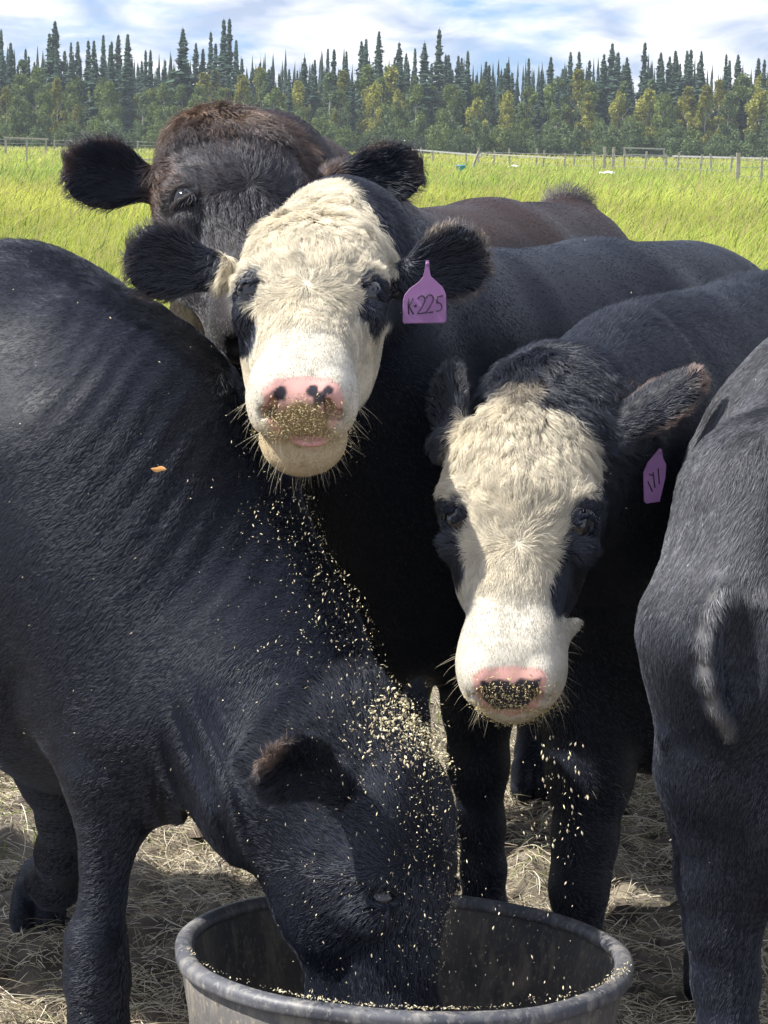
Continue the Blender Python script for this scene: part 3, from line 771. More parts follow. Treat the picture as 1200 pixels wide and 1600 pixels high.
# ---- white-faced cow with lowered head
def build_cow_lowered():
    B = Body(); H = Head(Q(811, 798, 3.28), -3, 25, -3.0, .96)
    add_head(B, H, wide=1.04, lid_up=14)
    B.chain([(H.w(0, -.12, .06), (.09, .10)), (Q(880, 700, 3.52), (.12, .15)), (Q(960, 720, 3.72), (.15, .23)), (QZ(1010, 3.98, .83), (.19, .34))], (0, 0, 1), .05)
    B.chain([(QZ(1010, 3.98, .83), (.20, .37)), (QZ(1190, 4.5, .86), (.25, .35)), (QZ(1330, 4.95, .93), (.22, .29))], (0, 0, 1), .05)
    B.ell(QZ(1020, 3.95, .70), (.17, .2, .28), k=.06)
    B.ecap(H.w(-.050, -.085, -.165), H.w(-.088, -.098, -.128), (.024, .026), (.008, .012), H.R[1], .02)
    e1 = add_ear(B, Q(705, 690, 3.42), Q(690, 572, 3.50), idir(1, 0), -_f * .6 - _r, .048)
    e2 = add_ear(B, Q(945, 690, 3.42), Q(1098, 588, 3.40), idir(0, -1), _f * .75 - _u * .6 - _r * .2, .038)
    B.ecap(Q(1040, 632, 3.41), Q(1092, 588, 3.40), (.011, .026), (.007, .010), idir(1, 1), .02)
    leg(B, [(QZ(925, 3.86, .62), .11), (QZ(922, 3.82, .45), .066), (QZ(914, 3.8, .34), .047), (QZ(905, 3.78, .27), .042), (QZ(904, 3.78, .16), .034), (QZ(904, 3.78, .09), .037)])
    leg(B, [(QZ(1090, 4.0, .62), .11), (QZ(1100, 4.05, .45), .06), (QZ(1105, 4.05, .3), .045), (QZ(1110, 4.05, .16), .034), (QZ(1110, 4.05, .09), .036)])
    leg(B, [(QZ(1250, 4.85, .75), .13), (QZ(1245, 4.9, .5), .08), (QZ(1245, 4.95, .38), .045), (QZ(1245, 4.9, .2), .034), (QZ(1245, 4.88, .1), .036)])
    leg(B, [(QZ(1420, 4.95, .75), .13), (QZ(1425, 5.0, .5), .08), (QZ(1425, 5.05, .38), .045), (QZ(1425, 5.0, .2), .034), (QZ(1425, 4.98, .1), .036)])
    B.detail = lambda P: .0009 * fbm(P, 22, 2, 13) + .003 * fbm(P, 7, 2, 15)
    wp = [(808, 612), (760, 626), (726, 654), (700, 700), (688, 748), (706, 791), (722, 835), (727, 860), (726, 888), (709, 927), (706, 975), (706, 1047), (735, 1125), (800, 1170), (850, 1160), (900, 1110), (918, 1076), (918, 1023), (938, 975), (912, 955), (885, 958), (866, 965), (859, 927), (862, 888), (868, 849), (879, 811), (905, 782), (929, 748), (930, 710), (910, 668), (871, 642)]
    def shade(at, V, N):
        l, hm, fore = head_attrs(at, V, N, H, meet=.05, whorl=-.05, curly=.8, coat=1.0); x, y, z = l.T; X, Y = px(V)
        j = 5 * vnoise(V, 80, 8)
        w = sstep(3, -3, inpoly(X, Y, wp) + j) * sstep(-.18, -.14, y) * (hm > .01)
        setm(at, w, col=WHITE * 1.05); setm(at, w * sstep(-.15, -.08, z), col=CREAM * 1.08); setm(at, w * sstep(-.03, .05, z), col=CREAM * 1.0)
        w = eye_rims(at, l, w); at['skin'] = at['col'] * (1 - .3 * (w * fore)[:, None])
        setm(at, w * sstep(-.04, .03, z), col=CREAM * 1.12)
        tuft = sstep(640, 610, Y) * sstep(588, 600, Y) * sstep(28, 10, np.abs(X - 820)) * hm; setm(at, tuft, col=np.array([.3, .26, .2]))
        pad = sstep(3, -3, inpoly(X, Y, [(737, 1056), (752, 1044), (800, 1040), (846, 1044), (856, 1056), (850, 1085), (838, 1108), (800, 1120), (758, 1110), (742, 1086)])) * (z < -.15)
        sk = at['skin'] * (1 - pad[:, None]) + pad[:, None] * PINK
        blk = sstep(2, -2, inpoly(X, Y, [(752, 1066), (790, 1062), (800, 1070), (812, 1060), (845, 1060), (842, 1085), (820, 1106), (775, 1110), (755, 1092)]) + 3 * vnoise(V, 140, 3)) * pad
        at['skin'] = sk * (1 - blk[:, None]) + blk[:, None] * np.array([.035, .032, .04])
        stain = sstep(1075, 1110, Y) * w; setm(at, stain * .7, col=np.array([.55, .43, .24]))
        at['dens'] = at['dens'] * (1 - pad)
        crest = sstep(75, 0, seg_dist(np.stack([X, Y], 1), [(900, 590), (1000, 460), (1200, 440)])) * (hm < .5); setm(at, crest, len=.028, lift=.5, curl=.35)
        ear_attrs(at, V, N, e1, rimcol=np.array([.05, .048, .05]), back=np.array([.028, .030, .038]), inner=np.array([.022, .024, .030]), L=.022); ear_attrs(at, V, N, e2, rimcol=np.array([.16, .11, .085]), back=np.array([.022, .022, .026]), L=.022)
        return w
    root, V, F, N, at = finish_cow('cow', 'white-faced black cow with its head lowered and feed on its dark nose pad', B, .0095,
                                   [(H.w(0, -.07, -.02), .27), (H.w(0, -.05, -.05), .25)], shade, np.array([.6, .8, 0]), seed=21)
    eyeball(H, root)
    for o in [c for c in root.children if c.name.startswith('eye')]: o.matrix_parent_inverse = root.matrix_world.inverted()
    return root, V, F, N, H, B

# ---- brown-black cow behind
def build_cow_behind():
    B = Body(); H = Head(Q(388, 290, 4.06), 19, 34, 1, 1.10)
    add_head(B, H, wide=1.03)
    B.chain([(H.w(0, -.12, .05), (.10, .12)), (Q(410, 350, 4.45), (.15, .20)), (Q(440, 470, 4.75), (.20, .34)), (QZ(600, 5.2, .93), (.23, .38))], (0, 0, 1), .05)
    B.chain([(QZ(590, 5.2, .92), (.24, .385)), (QZ(760, 5.75, .95), (.28, .365)), (QZ(865, 6.2, 1.01), (.25, .30))], (0, 0, 1), .05)
    B.ell(QZ(885, 6.3, 1.12), (.17, .15, .17), k=.06)
    B.ell(QZ(885, 6.35, 1.26), (.07, .08, .07), k=.05)
    B.ecap(QZ(890, 6.5, 1.24), QZ(895, 6.56, .6), .035, .02, k=.03)
    e1 = add_ear(B, Q(248, 292, 4.20), Q(100, 256, 4.15), idir(0, -1), -_f - _u * .2, .062)
    e2 = add_ear(B, Q(520, 285, 4.20), Q(662, 262, 4.15), idir(0, -1), -_f - _u * .3, .054)
    for a, d in ((480, 4.9), (640, 5.1)):
        leg(B, [(QZ(a, d, .65), .11), (QZ(a, d, .47), .065), (QZ(a, d, .33), .048), (QZ(a, d, .2), .035), (QZ(a, d, .1), .038)])
    for a, d in ((800, 6.15), (960, 6.25)):
        leg(B, [(QZ(a, d, .78), .14), (QZ(a, d + .05, .5), .08), (QZ(a, d + .1, .38), .047), (QZ(a, d + .05, .2), .036), (QZ(a, d + .03, .1), .038)])
    B.detail = lambda P: .0012 * fbm(P, 20, 2, 23) + .004 * fbm(P, 7, 2, 25)
    def shade(at, V, N):
        X, Y = px(V)
        br = .42 + .25 * vnoise(V, 5, 3); setm(at, np.clip(br + .15 * (X > 500), 0, 1), col=BROWN * 1.15)
        l, hm, fore = head_attrs(at, V, N, H, meet=.10, whorl=-.005, curly=.85, coat=1.1); x, y, z = l.T
        top = sstep(.04, .15, z + .05 * vnoise(V, 18, 12)) * hm; face = hm * (1 - top)
        setm(at, face, col=np.array([.030, .026, .027])); setm(at, top, col=np.array([.075, .050, .037]))
        setm(at, sstep(.08, .10, np.abs(x)) * hm * (z > .02), col=BROWN * 1.3)
        setm(at, fore * (1 - top), len=.018, lift=.3, curl=.35)
        setm(at, sstep(.05, .13, z) * hm, len=.034, lift=.5, curl=.6, clump=.8)
        gold = sstep(.10, .2, z) * hm * (vnoise(V, 25, 9) > .1); setm(at, gold.astype(float), col=np.array([.19, .13, .09]))
        ear_attrs(at, V, N, e1, rimcol=np.array([.06, .04, .035]), back=BROWN * .6, L=.034); ear_attrs(at, V, N, e2, rimcol=np.array([.05, .035, .03]), L=.03)
        tuft = sstep(.09, .05, np.linalg.norm(V - QZ(885, 6.35, 1.31), axis=1)); setm(at, tuft, len=.045, lift=1.0)
        return np.zeros(len(V))
    root, V, F, N, at = finish_cow('cow', 'brownish-black cow looking out from behind the white-faced one, brown curls on its poll', B, .010,
                                   [(H.w(0, -.05, .06), .30)], shade, np.array([.42, .9, 0]), seed=31)
    eyeball(H, root)
    for o in [c for c in root.children if c.name.startswith('eye')]: o.matrix_parent_inverse = root.matrix_world.inverted()
    return root, V, F, N, H, B

# ---- big black cow eating from the tub
def build_cow_eating():
    B = Body(); H = Head(Q(684, 1392, 3.24), 62, 1, 0, 1.02)
    add_head(B, H, lid_up=-4)
    B.chain([(Q(-640, 700, 4.5), (.27, .30)), (Q(-250, 750, 4.1), (.33, .375)), (Q(10, 765, 3.82), (.29, .385)), (Q(150, 858, 3.68), (.25, .385)), (Q(235, 885, 3.6), (.20, .345))], (0, 0, 1), .05)
    B.ell(Q(-760, 640, 4.6), (.24, .24, .28), k=.08)
    nk = idir(.81, -.58)
    B.chain([(Q(235, 860, 3.6), (.20, .25)), (Q(380, 1058, 3.46), (.15, .180)), (Q(465, 1198, 3.36), (.125, .155)), (H.w(0, -.12, .05), (.10, .105))], nk, .05)
    B.ecap(Q(130, 700, 3.52), Q(220, 1120, 3.44), (.10, .16), (.09, .11), idir(1, 0), .08)       # shoulder blade
    B.ell(Q(232, 1180, 3.50), (.10, .12, .10), k=.05)                                            # brisket
    B.ecap(Q(245, 1130, 3.42), Q(262, 1255, 3.44), .035, .022, k=.04)
    for q, (ra, rb) in enumerate((((300, 1150), (372, 1330)), ((282, 1185), (345, 1300)))):
        B.ecap(Q(*ra, 3.34 + .03 * q), Q(*rb, 3.30 + .03 * q), .020, .014, k=.03)
    e1 = add_ear(B, Q(528, 1232, 3.20), Q(414, 1190, 3.07), idir(.5, -1), -_f * .9 - _u * .25 + _r * .12, .054)
    e2 = add_ear(B, Q(640, 1180, 3.42), Q(640, 1068, 3.56), idir(1, .2), -_f * .5 - _r * .5, .036)
    leg(B, [(Q(170, 1110, 3.52), .12), (Q(180, 1210, 3.46), .075), (Q(174, 1285, 3.45), .047), (Q(165, 1345, 3.45), .033), (Q(161, 1400, 3.45), .030), (Q(150, 1472, 3.45), .042), (Q(152, 1530, 3.45), .045), (Q(155, 1600, 3.45), .040), (QZ(155, 3.46, .13), .034)])
    leg(B, [(Q(60, 1080, 3.95), .12), (Q(95, 1200, 4.05), .07), (Q(104, 1270, 4.1), .046), (Q(98, 1330, 4.15), .042), (Q(88, 1380, 4.22), .04), (QZ(66, 4.35, .09), .040)])
    for a, d in ((-760, 4.45), (-930, 4.75)):
        leg(B, [(QZ(a, d, .75), .15), (QZ(a - 10, d, .5), .085), (QZ(a - 40, d + .05, .38), .048), (QZ(a - 30, d, .2), .036), (QZ(a - 30, d, .1), .038)])
    fa = idir(.50, -.62)
    def det(P):
        X, Y, w = proj(P)
        m = sstep(330, 120, np.hypot((X - 330), (Y - 640) * .8)) * (w < 3.9)
        ph = (X * .62 + Y * .55) * .115 + 2.6 * vnoise(P, 6, 4)
        m2 = sstep(120, 30, np.hypot((X - 320) * 1.2, (Y - 1230) * .6))
        return .0020 * m * np.sin(ph * 1.5) * (.5 + .5 * vnoise(P, 8, 7)) + .0040 * m2 * np.sin((X * .9 - Y * .36) * .16) + .0008 * fbm(P, 20, 2, 33) + .003 * fbm(P, 5, 1, 35)
    B.detail = det
    def shade(at, V, N):
        X, Y = px(V)
        # lie of the coat: down and back from the crest, along the folds
        nf = -_r * .75 - _u * .65; m = sstep(-100, 200, X) * sstep(1150, 900, Y)
        setm(at, m, flow=nf + .25 * np.stack([vnoise(V, 6, 41), vnoise(V, 6, 42), vnoise(V, 6, 43)], 1))
        m = sstep(950, 1150, Y) * sstep(250, 330, X) * (Y < 1700); setm(at, m, flow=-_r * .2 - _u)
        l, hm, fore = head_attrs(at, V, N, H, meet=.3, whorl=.04, curly=.3); x, y, z = l.T
        setm(at, fore, len=.014, lift=.3, curl=.3, dens=70000, clump=.5); setm(at, hm, dens=55000, clump=.4)
        setm(at, sstep(.14, .18, z) * hm, len=.022, lift=.5)
        crest = sstep(30, 5, seg_dist(np.stack([X, Y], 1), [(0, 365), (60, 385), (150, 440), (240, 495), (330, 560), (400, 690), (470, 840), (560, 1040)]))
        setm(at, crest, len=.026, lift=.42, curl=.3, dens=60000)
        m = sstep(240, 330, X) * sstep(700, 500, Y) * crest; setm(at, m, col=np.array([.03, .029, .032]))
        rm = ear_attrs(at, V, N, e1, L=.026) * sstep(480, 440, X) * sstep(1225, 1185, Y); setm(at, rm, col=np.array([.15, .105, .08])); ear_attrs(at, V, N, e2, L=.018)
        return np.zeros(len(V))
    root, V, F, N, at = finish_cow('cow', 'big black cow with its head down in the feed tub, flakes scattered over its neck', B, .0105,
                                   [(H.w(0, -.05, .02), .30), (Q(300, 700, 3.4), .45)], shade, np.array([-.95, .3, 0]), seed=41, fur_n=270000)
    eyeball(H, root, .86)
    for o in [c for c in root.children if c.name.startswith('eye')]: o.matrix_parent_inverse = root.matrix_world.inverted()
    return root, V, F, N, H, B

# ---- hindquarters of the cow at the edge
def build_cow_edge():
    B = Body()
    B.ell(Q(1385, 860, 3.45), (.30, .30, .33), k=.05)
    B.chain([(Q(1390, 760, 3.45), (.27, .27)), (Q(1800, 760, 3.2), (.33, .36)), (Q(2300, 780, 3.0), (.27, .36)), (Q(2500, 700, 2.9), (.17, .22)), (Q(2800, 900, 2.8), (.12, .16))], (0, 0, 1), .06)
    B.ecap(Q(1215, 800, 3.25), Q(1170, 1000, 3.18), (.15, .14), (.13, .134), idir(1, 0), .06)
    B.ecap(Q(1165, 1010, 3.18), Q(1140, 1200, 3.20), (.12, .140), (.08, .098), idir(1, 0), .04)
    B.ecap(Q(1140, 1200, 3.20), Q(1133, 1370, 3.22), (.08, .098), (.055, .063), idir(1, 0), .03)
    B.ecap(Q(1133, 1370, 3.22), Q(1130, 1450, 3.22), (.055, .060), (.045, .047), idir(1, 0), .03)
    leg(B, [(Q(1130, 1450, 3.22), .046), (Q(1134, 1530, 3.22), .041), (Q(1138, 1620, 3.2), .036), (QZ(1140, 3.2, .13), .038)])
    hp = [B.hit(*q) for q in ((1128, 925), (1108, 960), (1101, 1010), (1106, 1060), (1120, 1105), (1140, 1145))]; hc = B.hit(1152, 1020)
    B.ell(hc, (.034, .030, .085), k=.03, op='-')
    for a, b, ra, rb in zip(hp[:-1], hp[1:], (.008, .011, .012, .011, .009), (.011, .012, .011, .009, .005)): B.ecap(a, b, ra, rb, k=.022)
    B.ell(Q(1235, 1230, 3.20), (.085, .10, .16), k=.05)
    B.ecap(Q(1040, 1150, 3.16), Q(1062, 1210, 3.18), .012, .008, k=.02)
    leg(B, [(QZ(1350, 3.5, .7), .15), (QZ(1330, 3.55, .5), .085), (QZ(1330, 3.6, .38), .05), (QZ(1325, 3.55, .2), .036), (QZ(1325, 3.55, .1), .038)])
    for a, d in ((2200, 3.0), (2300, 3.3)):
        leg(B, [(QZ(a, d, .6), .12), (QZ(a, d, .45), .065), (QZ(a, d, .33), .047), (QZ(a, d, .2), .035), (QZ(a, d, .1), .038)])
    B.ecap(Q(2850, 880, 2.75), Q(2900, 1150, 2.7), .11, .06, k=.05)
    B.detail = lambda P: .002 * fbm(P, 20, 2, 53) + .006 * fbm(P, 6, 2, 55)
    def shade(at, V, N):
        X, Y = px(V); n = len(V)
        setm(at, np.ones(n), flow=-_u * 1.0 - _r * .35 + .3 * np.stack([vnoise(V, 6, 61), vnoise(V, 6, 62), vnoise(V, 6, 63)], 1), col=BLACK)
        setm(at, sstep(1150, 800, Y), len=.016, dens=75000, lift=.16, curl=.2, clump=.35, col=np.array([.050, .050, .056]) * (1 + 1.1 * np.clip(fbm(V * np.array([1, 1, .35]), 30, 2, 71), -.6, 1))[:, None])  # upper flank: sun sheen painted into the coat colour as streaky grey
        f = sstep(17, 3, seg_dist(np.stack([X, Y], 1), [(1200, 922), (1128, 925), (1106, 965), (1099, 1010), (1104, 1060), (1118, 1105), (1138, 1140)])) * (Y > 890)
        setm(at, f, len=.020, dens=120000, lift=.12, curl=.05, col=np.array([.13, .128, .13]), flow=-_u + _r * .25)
        return np.zeros(n)
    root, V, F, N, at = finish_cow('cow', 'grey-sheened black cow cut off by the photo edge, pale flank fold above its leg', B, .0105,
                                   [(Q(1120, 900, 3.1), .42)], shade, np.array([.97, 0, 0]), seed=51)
    return root, V, F, N, None, B

cow_eat = build_cow_eating()
cow_tag = build_cow_tagged()
cow_low = build_cow_lowered()
cow_beh = build_cow_behind()
cow_edge = build_cow_edge()
# ------------------------------------------------------------------ feed tub
def scuffed(name, c1, c2, dust, rough, seed):
    m, N, L, b = new_mat(name); t = N.new('ShaderNodeTexCoord'); out = []
    for sc, lo, hi, st in ((7, .35, .65, (1, 1, 1)), (34, .50, .72, (1, 1, .25)), (150, .55, .75, (1, 1, .6))):
        mp_ = N.new('ShaderNodeMapping'); mp_.inputs['Scale'].default_value = st; mp_.inputs['Location'].default_value = (seed, 0, 0); L.new(t.outputs['Object'], mp_.inputs[0])
        n = N.new('ShaderNodeTexNoise'); n.inputs['Scale'].default_value = sc; n.inputs['Detail'].default_value = 7; n.inputs['Roughness'].default_value = .62; L.new(mp_.outputs[0], n.inputs['Vector'])
        r = N.new('ShaderNodeMapRange'); r.inputs[1].default_value = lo; r.inputs[2].default_value = hi; L.new(n.outputs[0], r.inputs[0]); out.append((r.outputs[0], n.outputs[0]))
    def mix(f, a, c):
        x = N.new('ShaderNodeMix'); x.data_type = 'RGBA'; L.new(f, x.inputs[0])
        if isinstance(a, tuple): x.inputs[6].default_value = (*a, 1)
        else: L.new(a, x.inputs[6])
        x.inputs[7].default_value = (*c, 1); return x.outputs[2]
    k = mix(out[2][0], mix(out[1][0], mix(out[0][0], c1, c2), dust), tuple(v * 1.25 for v in dust))
    L.new(k, b.inputs['Base Color']); b.inputs['Roughness'].default_value = rough; b.inputs['Specular IOR Level'].default_value = .45
    bp = N.new('ShaderNodeBump'); bp.inputs['Strength'].default_value = .5; bp.inputs['Distance'].default_value = .0018; L.new(out[1][1], bp.inputs['Height']); L.new(bp.outputs[0], b.inputs['Normal'])
    return m
M_rub = scuffed('dusty_rubber', (.055, .055, .060), (.13, .12, .11), (.24, .21, .165), .62, 0)
M_rub2 = scuffed('worn_rim_rubber', (.045, .048, .062), (.11, .112, .128), (.25, .24, .22), .5, 3)
tub_c = Q(631, 1479, 3.30)
tub = empty('feed_tub', (tub_c[0], tub_c[1], 0.0)); tag(tub, 'round dusty black rubber feed tub on the muddy ground', 'tub')
TR, TH = .312, tub_c[2]
tilt = Matrix.Rotation(math.radians(-3.2), 4, 'X') @ Matrix.Rotation(math.radians(1.6), 4, 'Y')
def lathe(prof, U=96, close=False, wob=None):
    V, F = [], []
    for i, (r, z) in enumerate(prof):
        for j in range(U):
            a = 2 * math.pi * j / U; rr, z2 = (r, z) if wob is None else wob(r, z, a, i)
            v = tilt @ Vector((rr * math.cos(a), rr * math.sin(a), z2 - TH)); V.append((v.x * 1.028, v.y * 1.028, v.z + TH))
    m = len(prof)
    for i in range(m if close else m - 1):
        for j in range(U): F.append((i * U + j, i * U + (j + 1) % U, ((i + 1) % m) * U + (j + 1) % U, ((i + 1) % m) * U + j))
    return V, F
def wobw(r, z, a, i): return r + .0015 * math.sin(5 * a + 1) + .001 * math.sin(11 * a), z + .0016 * math.sin(3 * a + .5)
wall_p = [(.001, .030), (.20, .030), (.232, .034), (.245, .05), (.262, .12), (.280, .20), (.296, TH - .02), (.299, TH - .006), (.305, TH - .012), (.290, .20), (.268, .10), (.250, .035), (.238, .018), (.20, .014), (.001, .014)]
V, F = lathe(wall_p, wob=wobw); mesh_obj('wall', V, F, M_rub, tub)
rim_p = [(.299 + .0135 * math.cos(t) + .003, TH - .010 + .0115 * math.sin(t)) for t in np.linspace(0, 2 * math.pi, 15)[:-1]]
rim_p = [(r + (.004 if z < TH - .016 else 0), z) for r, z in rim_p]
V, F = lathe(rim_p, close=True, wob=wobw); mesh_obj('rim', V, F, M_rub2, tub)
for k in range(12):
    a = k * math.pi / 6 + .12; V = []; F = []
    for i, t in enumerate(np.linspace(0, 1, 6)):
        z = .04 + t * (TH - .075); r = .252 + t * .046
        for j, (w, o) in enumerate(((-.009, -.002), (-.004, .005), (.004, .005), (.009, -.002))):
            v = tilt @ Vector(((r + o) * math.cos(a) - w * math.sin(a), (r + o) * math.sin(a) + w * math.cos(a), z - TH)); V.append((v.x * 1.028, v.y * 1.028, v.z + TH))
        if i:
            for j in range(3): F.append((4 * i - 4 + j, 4 * i - 3 + j, 4 * i + 1 + j, 4 * i + j))
    mesh_obj('rib', V, F, M_rub, tub)

# ------------------------------------------------------------------ feed flakes
M_flake = col_mat('oat_flake', rough=.7, spec=.2, bump=0, translucent=.15)
def flakes(name, P, L, label, cat='feed', col=(.82, .73, .50), seed=1, dirs=None, fat=.36):
    r = np.random.default_rng(seed); n = len(P); d = nrm(r.normal(0, 1, (n, 3)) if dirs is None else dirs + r.normal(0, .35, (n, 3)))
    e = nrm(np.cross(d, r.normal(0, 1, (n, 3)))); g = np.cross(d, e); L = L * (.35 + 1.1 * r.random(n) ** 1.6)[:, None]
    V = np.stack([P + d * L, P - d * L, P + e * L * fat, P - e * L * fat, P + g * L * fat * .5, P - g * L * fat * .5], 1).reshape(-1, 3)
    t = np.array([(0, 2, 4), (2, 1, 4), (1, 3, 4), (3, 0, 4), (2, 0, 5), (1, 2, 5), (3, 1, 5), (0, 3, 5)])
    F = (t[None] + 6 * np.arange(n)[:, None, None]).reshape(-1, 3)
    o = mesh_obj(name, V, F, M_flake, smooth=False)
    c = np.array(col) * r.uniform(.6, 1.3, (n, 1)) * np.array([1, 1, 1]) + r.normal(0, .02, (n, 3))
    set_col(o.data, np.clip(np.repeat(c, 6, 0), 0, 1))
    return tag(o, label, cat, kind='stuff')
def on_surface(cow, dens, n, lift=.003, seed=1, jitter=.003):
    """random points on the camera side of a cow where dens(X, Y, V) is high"""
    _, V, F, N, at = cow[:5]; r = np.random.default_rng(seed); X, Y = px(V)
    w = dens(X, Y, V) * ((N * nrm(CAM - V)).sum(1) > .05)
    A = np.zeros(len(V)); a = np.linalg.norm(np.cross(V[F[:, 2]] - V[F[:, 0]], V[F[:, 3]] - V[F[:, 1]]), axis=1) / 8
    for i in range(4): np.add.at(A, F[:, i], a)
    cs = np.cumsum(w * A); i = np.searchsorted(cs, r.random(n) * cs[-1]); i = np.minimum(i, len(V) - 1)
    return V[i] + N[i] * (lift + np.abs(r.normal(0, .3, n)) * lift)[:, None] + r.normal(0, jitter, (n, 3)), N[i]
def band(X, Y, pts, w): return np.exp(-(seg_dist(np.stack([X, Y], 1), pts) / w) ** 2)
# on the eating cow

P1, N1 = on_surface(cow_eat, lambda X, Y, V: 1.0 * band(X, Y, [(450, 800), (510, 900), (575, 1010), (640, 1110)], 62) + .28 * band(X, Y, [(440, 850), (500, 1000), (560, 1100)], 110), 850, .010, 11, .004)
flakes('feed_flakes', P1, .0022, 'pale feed flakes peppered down the neck of the eating cow', seed=12)
P1, N1 = on_surface(cow_eat, lambda X, Y, V: band(X, Y, [(600, 1130), (650, 1165), (690, 1180)], 38) * (Y < 1215) * (Y > 1075), 1300, .012, 13, .006)
flakes('feed_flakes', P1, .0030, 'thick heap of feed flakes caught on the poll of the eating cow', seed=14, fat=.5)
P1, N1 = on_surface(cow_eat, lambda X, Y, V: band(X, Y, [(640, 1200), (690, 1330), (690, 1450)], 70), 800, .008, 15, .003)
flakes('feed_flakes', P1, .0019, 'pale specks of feed on the forehead of the eating cow', seed=16)
P1, N1 = on_surface(cow_eat, lambda X, Y, V: .2 + .8 * sstep(0, 500, X) * (Y > 560), 620, .006, 17, .002)
flakes('feed_flakes', P1, .0018, 'scattered feed specks all over the side of the eating cow', seed=18)
for cow, s, lb in ((cow_tag, 19, 'few feed specks on the neck of the tagged cow'), (cow_low, 21, 'few feed specks on the shoulder of the cow with lowered head'), (cow_edge, 23, 'few feed specks on the coat of the cow at the edge'), (cow_beh, 25, 'few feed specks on the head of the brownish cow')):
    P1, N1 = on_surface(cow, lambda X, Y, V: 1.0 * (X > 0), 130, .006, s, .002); flakes('feed_flakes', P1, .0017, lb, seed=s + 1)
# stuck on the muzzles
P1, N1 = on_surface(cow_tag, lambda X, Y, V: (band(X, Y, [(440, 655), (470, 645), (505, 655)], 26) + .6 * band(X, Y, [(425, 675), (450, 678), (520, 676)], 12)) * (Y < 694) * (Y > 618), 6500, .005, 27, .003)
flakes('muzzle_feed', P1, .0021, 'clump of chewed feed caked under the pink nose of the tagged cow', col=(.58, .48, .28), seed=28)
P1, N1 = on_surface(cow_tag, lambda X, Y, V: band(X, Y, [(440, 700), (500, 715), (545, 700)], 26) + .5 * band(X, Y, [(420, 620), (415, 680), (540, 640), (548, 690)], 14), 420, .003, 29, .0015)
flakes('muzzle_feed', P1, .0019, 'thin dusting of feed on the chin and lips of the tagged cow', col=(.62, .50, .28), seed=30)
P1, N1 = on_surface(cow_low, lambda X, Y, V: band(X, Y, [(765, 1085), (800, 1092), (835, 1085)], 22) + .5 * band(X, Y, [(740, 1110), (800, 1128), (870, 1105)], 14), 3000, .003, 31, .0016)
flakes('muzzle_feed', P1, .0021, 'feed caked on the dark nose pad of the cow with lowered head', col=(.60, .50, .27), seed=32)
# falling through the air
r_ = np.random.default_rng(33); n = 140; yy = 760 + 640 * r_.random(n) ** .8; xx = 455 + (yy - 760) * .30 + r_.normal(0, 1, n) * (22 + (yy - 760) * .11)
P1 = np.array([Q(a, b, c) for a, b, c in zip(xx, yy, r_.uniform(3.02, 3.16, n))]); flakes('falling_feed', P1, .0026, 'loose feed flakes falling from the mouth of the tagged cow', seed=34, dirs=np.tile([0, 0, 1.], (n, 1)), fat=.42)
n = 110; yy = 1150 + 190 * r_.random(n); xx = 880 + r_.normal(0, 24, n) - (yy - 1150) * .1
P1 = np.array([Q(a, b, c) for a, b, c in zip(xx, yy, r_.uniform(3.10, 3.25, n))]); flakes('falling_feed', P1, .0030, 'loose feed flakes falling below the muzzle of the lowered head', seed=36, dirs=np.tile([0, 0, 1.], (n, 1)), fat=.42)
n = 170; P1 = np.array([Q(a, b, c) for a, b, c in zip(r_.uniform(470, 900, n), r_.uniform(1330, 1560, n), r_.uniform(3.02, 3.10, n))]); flakes('falling_feed', P1, .0022, 'single feed flakes dropping into the tub', seed=38, dirs=np.tile([0, 0, 1.], (n, 1)))
# on the rim of the tub and inside it
n = 900; a = r_.uniform(-2.9, -.15, n); lump = sum((np.abs(a - c) < w) * h for c, w, h in ((-1.02, .025, 9), (-.85, .03, 4), (-1.5, .2, 1.6), (-1.9, .25, 1.2), (-.4, .15, 1.)))
a = a[r_.random(n) < (.18 + lump)]; n = len(a)
P1 = []
for t in a:
    ht = .0 if abs(t + 1.02) > .03 else r_.uniform(0, .008)
    v = tilt @ Vector(((.312 + r_.normal(0, .005)) * math.cos(t), (.312 + r_.normal(0, .005)) * math.sin(t), .0075 + ht)); P1.append((v.x + tub_c[0], v.y + tub_c[1], v.z + TH))
flakes('feed_crumbs', np.array(P1), .0022, 'feed crumbs lying along the front rim of the rubber tub', seed=40)
n = 5000; q = r_.uniform(0, 1, n) ** .5 * .24; a = r_.uniform(0, 6.28, n)
P1 = np.stack([tub_c[0] + q * np.cos(a), tub_c[1] + q * np.sin(a), .045 + .01 * r_.random(n)], 1)
flakes('tub_feed', P1, .0032, 'layer of loose feed on the bottom of the rubber tub', seed=42, fat=.5)

